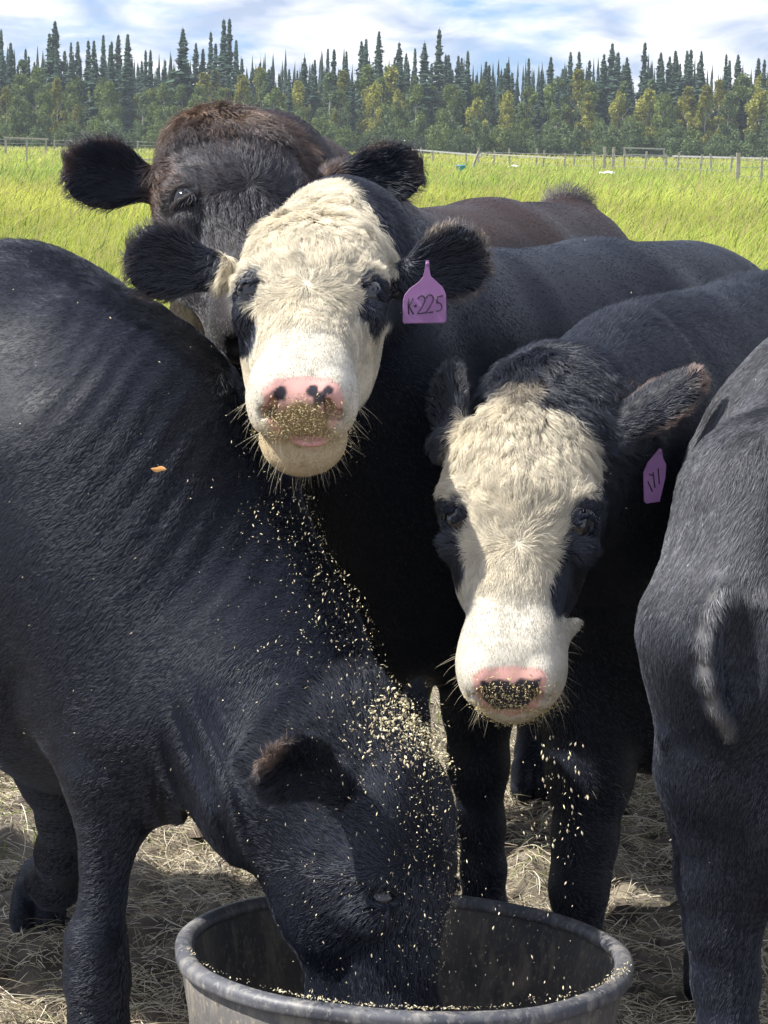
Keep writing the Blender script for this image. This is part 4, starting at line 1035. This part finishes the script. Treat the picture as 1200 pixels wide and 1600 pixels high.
# ------------------------------------------------------------------ ear tags, leaf, tongue
def plate(name, poly, d, th, mat, parent, tiltv=0.0):
    """flat plate with a bevelled edge from an outline given at one distance"""
    c = np.mean([Q(x, y, d) for x, y in poly], 0); n = len(poly); V = []; F = []
    for k, (s, o) in enumerate(((.97, th), (1, th * .5), (1, -th * .5), (.97, -th))):
        for x, y in poly:
            p = Q(x, y, d); p = c + (p - c) * s; V.append(p - _f * o + _f * tiltv * ((p - c) @ _u) - np.array(parent.location))
    for k in range(3):
        for i in range(n): F.append((k * n + i, k * n + (i + 1) % n, (k + 1) * n + (i + 1) % n, (k + 1) * n + i))
    F.append(tuple(range(n - 1, -1, -1))); F.append(tuple(range(3 * n, 4 * n)))
    return mesh_obj(name, V, F, mat, parent, smooth=False)
def tube(pts, r, U=6):
    pts = [np.asarray(p, float) for p in pts]; V, F = [], []
    for i, p in enumerate(pts):
        t = nrm(pts[min(i + 1, len(pts) - 1)] - pts[max(i - 1, 0)]); a = nrm(np.cross(t, _f + [.01, .02, 0])); b = np.cross(t, a)
        for j in range(U):
            an = 2 * math.pi * j / U; V.append(p + r * (a * math.cos(an) + b * math.sin(an)))
        if i:
            for j in range(U): F.append(((i - 1) * U + j, (i - 1) * U + (j + 1) % U, i * U + (j + 1) % U, i * U + j))
    F.append(tuple(range(U))[::-1]); F.append(tuple(range(len(V) - U, len(V))))
    return V, F
def merge(parts):
    V, F = [], []
    for v, f in parts:
        b = len(V); V += list(v); F += [tuple(b + i for i in q) for q in f]
    return V, F
M_tag = noise_mat('purple_plastic', (.23, .10, .25), (.30, .145, .33), 30, .42, .15, 90, .0006, .5)
M_ink = noise_mat('marker_ink', (.015, .012, .02), (.03, .02, .04), 40, .5, 0)
def ear_tag(poly, d, strokes, label, stud, sw=.0009):
    c = np.mean([Q(x, y, d) for x, y in poly], 0); t = empty('ear_tag', tuple(c)); bpy.context.view_layer.update()
    tag(t, label, 'ear tag'); plate('tag_plate', poly, d, .0011, M_tag, t)
    if strokes:
        parts = [tube([Q(x, y, d) - _f * .0016 - np.array(t.location) for x, y in s], sw, 5) for s in strokes]
        V, F = merge(parts); mesh_obj('lettering', V, F, M_ink, t)
    V, F = lathe_at([(.0001, .002), (.0025, .002), (.003, .001), (.003, -.003), (.0001, -.003)], Q(*stud, d), -_f); mesh_obj('stud', np.array(V) - np.array(t.location), F, M_tag, t)
    return t
def lathe_at(prof, c, ax, U=14):
    a = nrm(np.cross(ax, [.1, .2, .9])); b = np.cross(ax, a); V, F = [], []
    for i, (r, z) in enumerate(prof):
        for j in range(U):
            t = 2 * math.pi * j / U; V.append(c + ax * z + r * (a * math.cos(t) + b * math.sin(t)))
        if i:
            for j in range(U): F.append(((i - 1) * U + j, (i - 1) * U + (j + 1) % U, i * U + (j + 1) % U, i * U + j))
    return V, F
def arc(cx, cy, rx, ry, a0, a1, n=9): return [(cx + rx * math.cos(math.radians(t)), cy - ry * math.sin(math.radians(t))) for t in np.linspace(a0, a1, n)]
two = lambda x, y: [(x - 1, y - 11)] + arc(x + 4.5, y - 10, 5.5, 6.5, 150, -25, 8) + [(x + 4, y + 3), (x - 2, y + 12), (x + 10, y + 10.5)]
five = lambda x, y: [[(x + 11, y - 15), (x + 2, y - 13.5)], [(x + 2, y - 13.5), (x + 1.5, y - 3)] + arc(x + 3, y + 2.5, 6.2, 6.5, 105, -120, 9)]
S_ = [[(637, 466), (638.5, 491)], [(645, 466), (639, 479), (646, 491)], arc(649, 478, 1.6, 1.6, 0, 360, 8), two(654, 478.5), two(667, 477)] + five(681, 477)
ear_tag([(631, 505.5), (629, 502), (629.5, 470), (632, 461), (640, 451), (655, 440), (661, 432), (664, 420), (665, 407), (670, 407), (671, 420), (673, 431), (680, 438), (692, 449), (697, 460), (697.5, 500), (695, 504.5)], 3.445, S_, 'purple ear tag reading K 225 in black marker, hanging from a black ear', (668, 412))
ear_tag([(1010, 787), (1006, 783), (1005, 738), (1012, 722), (1024, 708), (1030, 700), (1034, 702), (1036, 716), (1041, 726), (1040, 745), (1031, 784)], 3.42, [[(1012, 752), (1019, 768)], [(1020, 738), (1023, 762)], [(1028, 732), (1030, 756)], [(1014, 741), (1022, 744)]], 'pinkish-purple ear tag turned edge-on, half hidden beside the grey flank', (1031, 706))
ear_tag([(600, 358), (599, 345), (603, 338), (608, 338), (612, 346), (612, 358)], 4.14, None, 'small purple ear tag almost hidden behind the curly white forehead', (606, 342))
V, F = [], []
lc = Q(248, 733, 3.36)
for i, t in enumerate(np.linspace(-1, 1, 7)):
    w = .0035 * (1 - t * t) ** .7 + .0002
    for s in (-1, 0, 1): V.append(_r * t * .011 - _u * s * w + -_f * (.002 * t * t - abs(s) * .0012) + _u * .001 * math.sin(t * 4))
for i in range(6):
    for j in range(2): F.append((3 * i + j, 3 * i + j + 1, 3 * i + 4 + j, 3 * i + 3 + j))
o = mesh_obj('dry_leaf', V, F, noise_mat('orange_leaf', (.55, .24, .07), (.75, .42, .16), 120, .6, .2, 300, .0005), loc=tuple(lc)); tag(o, 'small curled orange leaf on the side of the eating cow', 'leaf')
root, V, F, N, H, B = cow_tag
tv, tf = [], []
for i in range(9):
    th = math.pi * i / 8
    for j in range(16):
        ph = 2 * math.pi * j / 16; tv.append(H.w(-.012 + .032 * math.sin(th) * math.cos(ph), -.104 + .0105 * math.sin(th) * math.sin(ph), -.246 - .028 * math.cos(th)))
for i in range(8):
    for j in range(16): tf.append((i * 16 + j, i * 16 + (j + 1) % 16, (i + 1) * 16 + (j + 1) % 16, (i + 1) * 16 + j))
attach(mesh_obj('tongue', tv, tf, M_tongue), root)
# whiskers
l = H.loc(V); X, Y = px(V)
whiskers('whiskers', V, N, (l[:, 2] < -.14) & (l[:, 1] < -.07) & (l[:, 2] > -.28) & ((N @ H.R[2]) < .6), 170, .030, root, seed=3, down=.55, rad=.00022)
root2, V2, F2, N2, H2, B2 = cow_low; l2 = H2.loc(V2)
whiskers('whiskers', V2, N2, (l2[:, 2] < -.15) & (l2[:, 1] < -.05) & (l2[:, 2] > -.28), 170, .028, root2, seed=4, down=.5, rad=.00021)
# eyelashes
def lashes(cow, side, col, n=34, L=.020, seed=5, out=.6):
    root, V, F, N, H, B = cow; r = np.random.default_rng(seed); K = 5; P = np.zeros((n, K, 3))
    for i in range(n):
        t = r.uniform(0, 1); l0 = lid(side, -55 + 110 * t, 40, .028); a = H.w(*l0); l1 = lid(side, -60 + 120 * t, 5, .06)
        d = nrm(H.w(*l1) - a + r.normal(0, .10, 3)); ln = L * r.uniform(.7, 1.1)
        for k in range(K): u = k / (K - 1); P[i, k] = a + d * ln * u + _u * (-.004 * u * (1 - u) * 4)
    hair_object('eyelashes', P, np.full((n, 1), .00030) * np.array([1, .9, .7, .5, .2])[None], np.tile(col, (n, 1)), M_whisk, root)
lashes(cow_tag, 1, (.55, .5, .42)); lashes(cow_tag, -1, (.05, .04, .04), seed=6); lashes(cow_low, -1, (.5, .48, .46), n=14, L=.018, seed=7); lashes(cow_low, 1, (.12, .11, .11), n=16, L=.016, seed=8)
lashes(cow_eat, 1, (.03, .03, .03), seed=9); lashes(cow_beh, 1, (.05, .04, .04), seed=10)
# ------------------------------------------------------------------ forest edge
M_spr = col_mat('spruce_needles', rough=.8, spec=.15, bump=0, translucent=.12)
M_lea = col_mat('broadleaf_foliage', rough=.65, spec=.25, bump=0, translucent=.30)
M_bark = noise_mat('bark', (.06, .05, .04), (.13, .11, .09), 6, .9, .4, 30, .02)
M_birch = noise_mat('pale_bark', (.28, .26, .22), (.42, .40, .36), 5, .8, .3, 20, .01)
def trunk_mesh(name, h, r, mat, limbs=0, rr=None, top=1.0):
    V, F = [], []
    def seg(a, b, ra, rb, U=6):
        a = np.array(a, float); b = np.array(b, float); t = nrm(b - a); x = nrm(np.cross(t, [.3, .9, .1])); y = np.cross(t, x); b0 = len(V)
        for p, q in ((a, ra), (b, rb)):
            for j in range(U): V.append(p + q * (x * math.cos(j * 6.283 / U) + y * math.sin(j * 6.283 / U)))
        for j in range(U): F.append((b0 + j, b0 + (j + 1) % U, b0 + U + (j + 1) % U, b0 + U + j))
    prev = np.array([0, 0, 0.]); n = 5
    for i in range(n):
        nx = np.array([rr.normal(0, .05), rr.normal(0, .05), h * top * (i + 1) / n]); seg(prev, nx, r * (1 - i / n * .85), r * (1 - (i + 1) / n * .85)); prev = nx
    for k in range(limbs):
        z = h * rr.uniform(.25, .75); a = rr.uniform(0, 6.28); L = h * rr.uniform(.12, .25); seg((0, 0, z), (math.cos(a) * L * .6, math.sin(a) * L * .6, z + L * .8), r * .35, r * .1, 4)
    me = mesh_obj(name, V, F, mat, link=False).data; return me
def spruce_crown(h, R, rr, base):
    V, F, Cc = [], [], []; z = h * rr.uniform(.04, .12); 
    while z < h:
        t = z / h; R_ = R * (1 - t) ** .82 * (.45 + .8 * rr.random()) + .07; nb = int(7 + 4 * (1 - t))
        for k in range(nb):
            a = rr.uniform(0, 6.28); L = R_ * rr.uniform(.6, 1.15); w = .16 + .22 * L; dr = L * rr.uniform(.15, .5)
            d = np.array([math.cos(a), math.sin(a), 0]); s = np.array([-d[1], d[0], 0]); b0 = len(V); zz = z + rr.uniform(-.1, .1)
            V += [d * .03 + [0, 0, zz + .12], d * L * .55 + s * w + [0, 0, zz - dr * .5], d * L + [0, 0, zz - dr * .7 + .05], d * L * .55 - s * w + [0, 0, zz - dr * .5], d * L * .6 + [0, 0, zz - dr * .5 - .22]]
            F += [(b0, b0 + 1, b0 + 2), (b0, b0 + 2, b0 + 3), (b0 + 1, b0 + 4, b0 + 3)]
            c = base * rr.uniform(.6, 1.35); Cc += [c] * 5
        z += .20 + .12 * (1 - t)
    V += [(0, 0, h + .35), (.05, 0, h - .5), (-.05, .03, h - .5)]; F.append((len(V) - 3, len(V) - 2, len(V) - 1)); Cc += [base] * 3
    o = mesh_obj('spruce_crown', V, F, M_spr, smooth=False, link=False); set_col(o.data, np.array(Cc)); return o.data
def leafy_crown(h, R, rr, base, n=4200, low=.15, leaf=.12):
    V, F, Cc = [], [], []
    nb = 26; bl = []
    for k in range(nb):
        z = h * (low + (1 - low) * rr.random()); t = (z / h - low) / (1 - low); q = R * (math.sin(math.pi * min(1, .12 + .88 * t) ** .9) * .9 + .10) * rr.uniform(.3, .95); a = rr.uniform(0, 6.28)
        bl.append((np.array([q * math.cos(a), q * math.sin(a), z]), rr.uniform(.14, .34) * R + .15, rr.uniform(.65, 1.25)))
    for k in range(n):
        c, r, tone = bl[rr.integers(0, nb)]; d = nrm(rr.normal(0, 1, 3)); p = c + d * r * rr.random() ** .4 * np.array([1, 1, 1.25]); s = leaf * rr.uniform(.6, 1.4)
        if p[2] < .1: continue
        u = nrm(rr.normal(0, 1, 3) + [0, 0, .2]); v = nrm(np.cross(u, rr.normal(0, 1, 3))); b0 = len(V)
        V += [p + u * s, p + v * s * .7, p - u * s, p - v * s * .7]; F.append((b0, b0 + 1, b0 + 2, b0 + 3)); Cc += [base * tone * rr.uniform(.75, 1.3)] * 4
    o = mesh_obj('leafy_crown', V, F, M_lea, smooth=False, link=False); set_col(o.data, np.array(Cc)); return o.data
rr = np.random.default_rng(77)
SP = [(spruce_crown(12, rr.uniform(2.0, 3.0), rr, np.array([.050, .085, .060]) * rr.uniform(.8, 1.2)), trunk_mesh('spruce_trunk', 12, .12, M_bark, rr=rr)) for _ in range(6)]
G1, G2, G3 = np.array([.15, .20, .055]), np.array([.27, .27, .055]), np.array([.11, .16, .065])
BL = [(leafy_crown(8.0, rr.uniform(1.2, 1.8), rr, c * 1.0), trunk_mesh('leafy_trunk', 8, .10, M_birch, 7, rr, .85)) for c in (G1, G2, G1, G3, G2 * .85)]
SH = [leafy_crown(3.4, 2.0, rr, c, 1800, .0, .13) for c in (G3, G1 * .8, G3 * .9)]
def place(name, meshes, x, y, s, sz, label, cat, group, names):
    t = empty(name, (x, y, 0), rr.uniform(0, 6.28)); t.scale = (s, s, sz); tag(t, label, cat, group)
    for me, nm in zip(meshes, names):
        o = bpy.data.objects.new(nm, me); C.objects.link(o); o.parent = t
    return t
def xs(n, lo=-64, hi=64): return lo + (hi - lo) * (np.arange(n) + rr.random(n)) / n
for row, (d0, d1, n) in enumerate(((288, 294, 42), (296, 304, 62), (306, 316, 76), (318, 334, 84))):
    for x in xs(n):
        d = rr.uniform(d0, d1); h = rr.uniform(7.6, 12.2) + 1.5 * float(vnoise(np.array([[x, 0, 0]]), .06, 5)[0]) + row * .35 + (x < -20) * .9 + .2
        tall = rr.random() < .13; h += rr.uniform(1.0, 3.0) if tall else 0
        m = SP[rr.integers(0, 6)]; s = h / 12 * rr.uniform(.8, 1.1)
        place('spruce_tree', m, x, d, s, h / 12, 'tall dark spruce, its spire clear above its neighbours in the forest edge' if tall else 'narrow dark spruce with a spiky top in the forest edge', 'spruce tree', 'spruces of the far forest edge', ('crown', 'trunk'))
for row, (d0, d1, n) in enumerate(((279, 285, 50), (286, 292, 56), (292, 300, 50))):
    for x in xs(n):
        d = rr.uniform(d0, d1); h = rr.uniform(4.6, 8.2) + row * 1.0; k = rr.integers(0, 5); 
        place('birch_tree', BL[k], x, d, h / 8 * rr.uniform(.85, 1.15), h / 8, ('rounded olive-green birch standing before the dark spruces', 'yellowish birch starting to turn, standing before the dark spruces')[k in (1, 4)], 'birch tree', 'birches along the forest edge', ('crown', 'trunk'))
for x in xs(70):
    d = rr.uniform(274, 281); s = rr.uniform(.7, 1.2)
    o = bpy.data.objects.new('willow_shrub', SH[rr.integers(0, 3)]); C.objects.link(o); o.location = (x, d, 0); o.scale = (s, s, s * rr.uniform(.8, 1.2)); o.rotation_euler = (0, 0, rr.uniform(0, 6))
    tag(o, 'low bushy grey-green shrub at the foot of the forest', 'shrub', 'shrubs along the foot of the forest')
# woods behind the front rows, one mass
V, F, Cc = [], [], []
for k in range(1500):
    x = rr.uniform(-170, 170); d = rr.uniform(300, 420) if abs(x) > 66 else rr.uniform(336, 420); h = rr.uniform(9, 13.5); R_ = rr.uniform(1.0, 1.6)
    b0 = len(V); c = np.array([.030, .050, .034]) * rr.uniform(.7, 1.3)
    for i in range(9):
        z = h * i / 9; r1 = R_ * (1 - i / 9.5); 
        for j in range(5): a = j * 1.2566 + i * .6; V.append((x + r1 * math.cos(a) * rr.uniform(.7, 1.2), d + r1 * math.sin(a) * rr.uniform(.7, 1.2), z))
        V.append((x, d, z + h / 9 * 1.7)); Cc += [c * rr.uniform(.8, 1.2)] * 6
        for j in range(5): F.append((b0 + i * 6 + j, b0 + i * 6 + (j + 1) % 5, b0 + i * 6 + 5))
o = mesh_obj('spruce_forest', V, F, M_spr, smooth=False); set_col(o.data, np.array(Cc)); tag(o, 'dense dark spruce forest receding behind the front trees', 'forest', kind='stuff')

# ------------------------------------------------------------------ fences far across the meadow
M_wood = noise_mat('weathered_wood', (.22, .20, .17), (.42, .39, .34), 8, .85, .3, 60, .004)
M_pipe = noise_mat('galvanised_pipe', (.22, .22, .22), (.34, .34, .34), 5, .45, .1, 60, .001, .5)
def gpt(pxx, d): return QZ(pxx, d, 0.0)
def box_between(a, b, w, t, up=(0, 0, 1)):
    a = np.asarray(a, float); b = np.asarray(b, float); d = nrm(b - a); s = nrm(np.cross(d, up) if abs(d @ np.array(up)) < .95 else np.array([1., 0, 0])); v = np.cross(s, d); V = []
    for p in (a, b):
        for i, j in ((-1, -1), (1, -1), (1, 1), (-1, 1)): V.append(p + s * i * w / 2 + v * j * t / 2)
    return V, [(0, 1, 2, 3), (7, 6, 5, 4), (0, 4, 5, 1), (1, 5, 6, 2), (2, 6, 7, 3), (3, 7, 4, 0)]
def fence(posts, rails, label, wires=(), wmat=None, group=None, name='fence', cat='fence'):
    """posts: (photo x, distance, height, width, lean); rails: (x1, d1, z1, x2, d2, z2, thickness)"""
    c = gpt(posts[0][0], posts[0][1]); t = empty(name, tuple(c)); tag(t, label, cat, group); bpy.context.view_layer.update()
    for x, d, h, w, ln in posts:
        p = gpt(x, d) - c; V, F = box_between(p - [0, 0, .2], p + [ln, 0, h], w, w * .9); mesh_obj('post', V, F, M_wood, t, smooth=False)
    for x1, d1, z1, x2, d2, z2, th in rails:
        V, F = box_between(gpt(x1, d1) - c + [0, 0, z1], gpt(x2, d2) - c + [0, 0, z2], th * .5, th); mesh_obj('rail', V, F, wmat or M_wood, t, smooth=False)
    for z in wires:
        pr = []
        for a, b in zip(posts[:-1], posts[1:]): pr.append(tube([gpt(a[0], a[1]) - c + [0, -.08, z], (gpt(a[0], a[1]) + gpt(b[0], b[1])) / 2 - c + [0, -.08, z - .03], gpt(b[0], b[1]) - c + [0, -.08, z]], .011, 4))
        V, F = merge(pr); mesh_obj('wire', V, F, M_pipe, t)
fence([(9, 170, 1.35, .13, 0), (72, 170, 1.25, .13, 0)], [(6, 169.9, 1.30, 76, 169.9, 1.25, .11)], 'tall wooden frame of two posts under one top rail', name='gateway', cat='gate')
fence([(42, 110, 1.2, .07, 0)], [], 'thin lone post standing before the wooden frame', name='lone_post', cat='post')
fence([(156, 118, 1.15, .16, 0), (253, 118, 1.10, .16, 0)], [(158, 117.9, .42, 251, 117.9, .40, .10)], 'short fence of two stout posts and one pale rail', name='fence')
fence([(x, 215, 1.2, .12, 0) for x in (-30, 85, 145, 215, 262, 330, 420)], [], 'wire fence with thin posts before the forest edge', (.4, .8, 1.1))
fence([(512, 112, 1.15, .17, 0), (562, 118, .9, .12, 0)], [(514, 111.9, .45, 600, 117, .35, .09)], 'single stout post with a low rail rising from long grass')
fence([(612, 185, 1.3, .14, 0), (657, 180, 1.1, .12, 0), (676, 150, .95, .09, 0), (728, 150, .9, .09, 0)], [(604, 184, 1.05, 752, 150, .75, .10)], 'white pipe rail running down from the forest to the leaning posts', wmat=M_pipe)
rx = [(735, .02, .0), (747, 1.15, 0), (771, .95, .05), (796, 1.1, -.05), (838, 1.15, .0), (848, 1.05, .06), (882, .9, 0), (895, 1.0, .1), (928, 1.0, -.04), (944, 1.3, 0), (957, 1.3, .04), (975, 1.1, 0), (1006, 1.1, .12), (1040, 1.0, 0), (1057, 1.1, .10), (1092, 1.0, .14), (1112, 1.05, -.1), (1140, 1.0, .1)]
pp = [(x, 150 - (x - 735) * .07, h + .1, .15 if h > 1.2 else .10, ln) for x, h, ln in rx[1:]]
fence(pp, [(752, 149, .85, 882, 139, .72, .06)], 'long crooked wire fence of grey posts crossing the meadow', (.35, .7, .95))
pv = gpt(735, 128); V, F = box_between([0, 0, -.1], [.42, .1, 1.05], .10, .10); tag(mesh_obj('leaning_post', V, F, M_wood, loc=tuple(pv), smooth=False), 'grey post leaning over beside the blue bucket', 'post')
fence([(1152, 92, 1.28, .15, 0), (1188, 96, 1.15, .09, .03), (1260, 98, 1.15, .12, 0)], [], 'tall stout fence post with wires, largest of the far posts', (.4, .75, 1.0))
fence([(975, 200, 1.35, .1, 0), (1037, 200, 1.3, .1, 0)], [(973, 199.9, 1.32, 1039, 199.9, 1.28, .12), (973, 199.9, .8, 1039, 199.9, .76, .08)], 'pale pipe gate standing behind the crooked wire fence', wmat=M_pipe, name='gate', cat='gate')
fence([(1060, 175, .95, .1, 0), (1110, 172, .95, .1, 0), (1205, 165, .95, .1, 0)], [(1050, 174.9, .82, 1210, 164.5, .80, .10)], 'low pale rail fence behind the tall stout post', wmat=M_pipe)
bc = gpt(720, 116); bt = empty('bucket', tuple(bc)); tag(bt, 'light blue bucket standing in the meadow by the leaning post', 'bucket')
V, F = lathe_at([(.0001, .02), (.17, .02), (.22, .40), (.235, .40), (.235, .43), (.21, .43), (.16, .05), (.0001, .05)], np.zeros(3), np.array([0, 0, 1.]), 20); mesh_obj('pail', V, F, noise_mat('blue_plastic', (.06, .33, .75), (.10, .45, .9), 4, .4, 0), bt)
V, F = tube([(.23 * math.cos(a), 0, .41 + .16 * math.sin(a)) for a in np.linspace(0, math.pi, 12)], .008, 5); mesh_obj('handle', V, F, M_pipe, bt)
M_wh = noise_mat('white_sheet', (.7, .7, .7), (.85, .85, .85), 10, .6, .3)
for (x, d, s, lb) in ((802, 128, .26, 'small white scrap in the grass right of the blue bucket'), (949, 105, .34, 'crumpled white scrap lying in the grass below two grey posts')):
    q = gpt(x, d); V, F = [], []
    for i in range(5):
        for j in range(5): V.append(((i - 2) * s * .5 + rr.normal(0, .02), (j - 2) * s * .3, .30 + s * .35 * math.exp(-((i - 2.4) ** 2 + (j - 2) ** 2) * .5) + rr.normal(0, .025)))
    for i in range(4):
        for j in range(4): F.append((i * 5 + j, i * 5 + j + 1, i * 5 + j + 6, i * 5 + j + 5))
    tag(mesh_obj('white_scrap', V, F, M_wh, loc=tuple(q), smooth=False), lb, 'scrap')
# ------------------------------------------------------------------ the hazy air over the meadow
hm_ = bpy.data.materials.new('haze_air'); hm_.use_nodes = True; nt = hm_.node_tree; nt.nodes.clear()
ho = nt.nodes.new('ShaderNodeOutputMaterial'); pv_ = nt.nodes.new('ShaderNodeVolumePrincipled')
pv_.inputs['Density'].default_value = .0003; pv_.inputs['Color'].default_value = (.80, .90, 1.0, 1); pv_.inputs['Anisotropy'].default_value = .0
nt.links.new(pv_.outputs[0], ho.inputs['Volume'])
V = [(x, y, z) for z in (-1.2, 19) for y in (-14, 480) for x in (-390, 390)]
tag(mesh_obj('haze', V, [(0, 2, 3, 1), (4, 5, 7, 6), (0, 1, 5, 4), (2, 6, 7, 3), (0, 4, 6, 2), (1, 3, 7, 5)], hm_, smooth=False), kind='stuff')
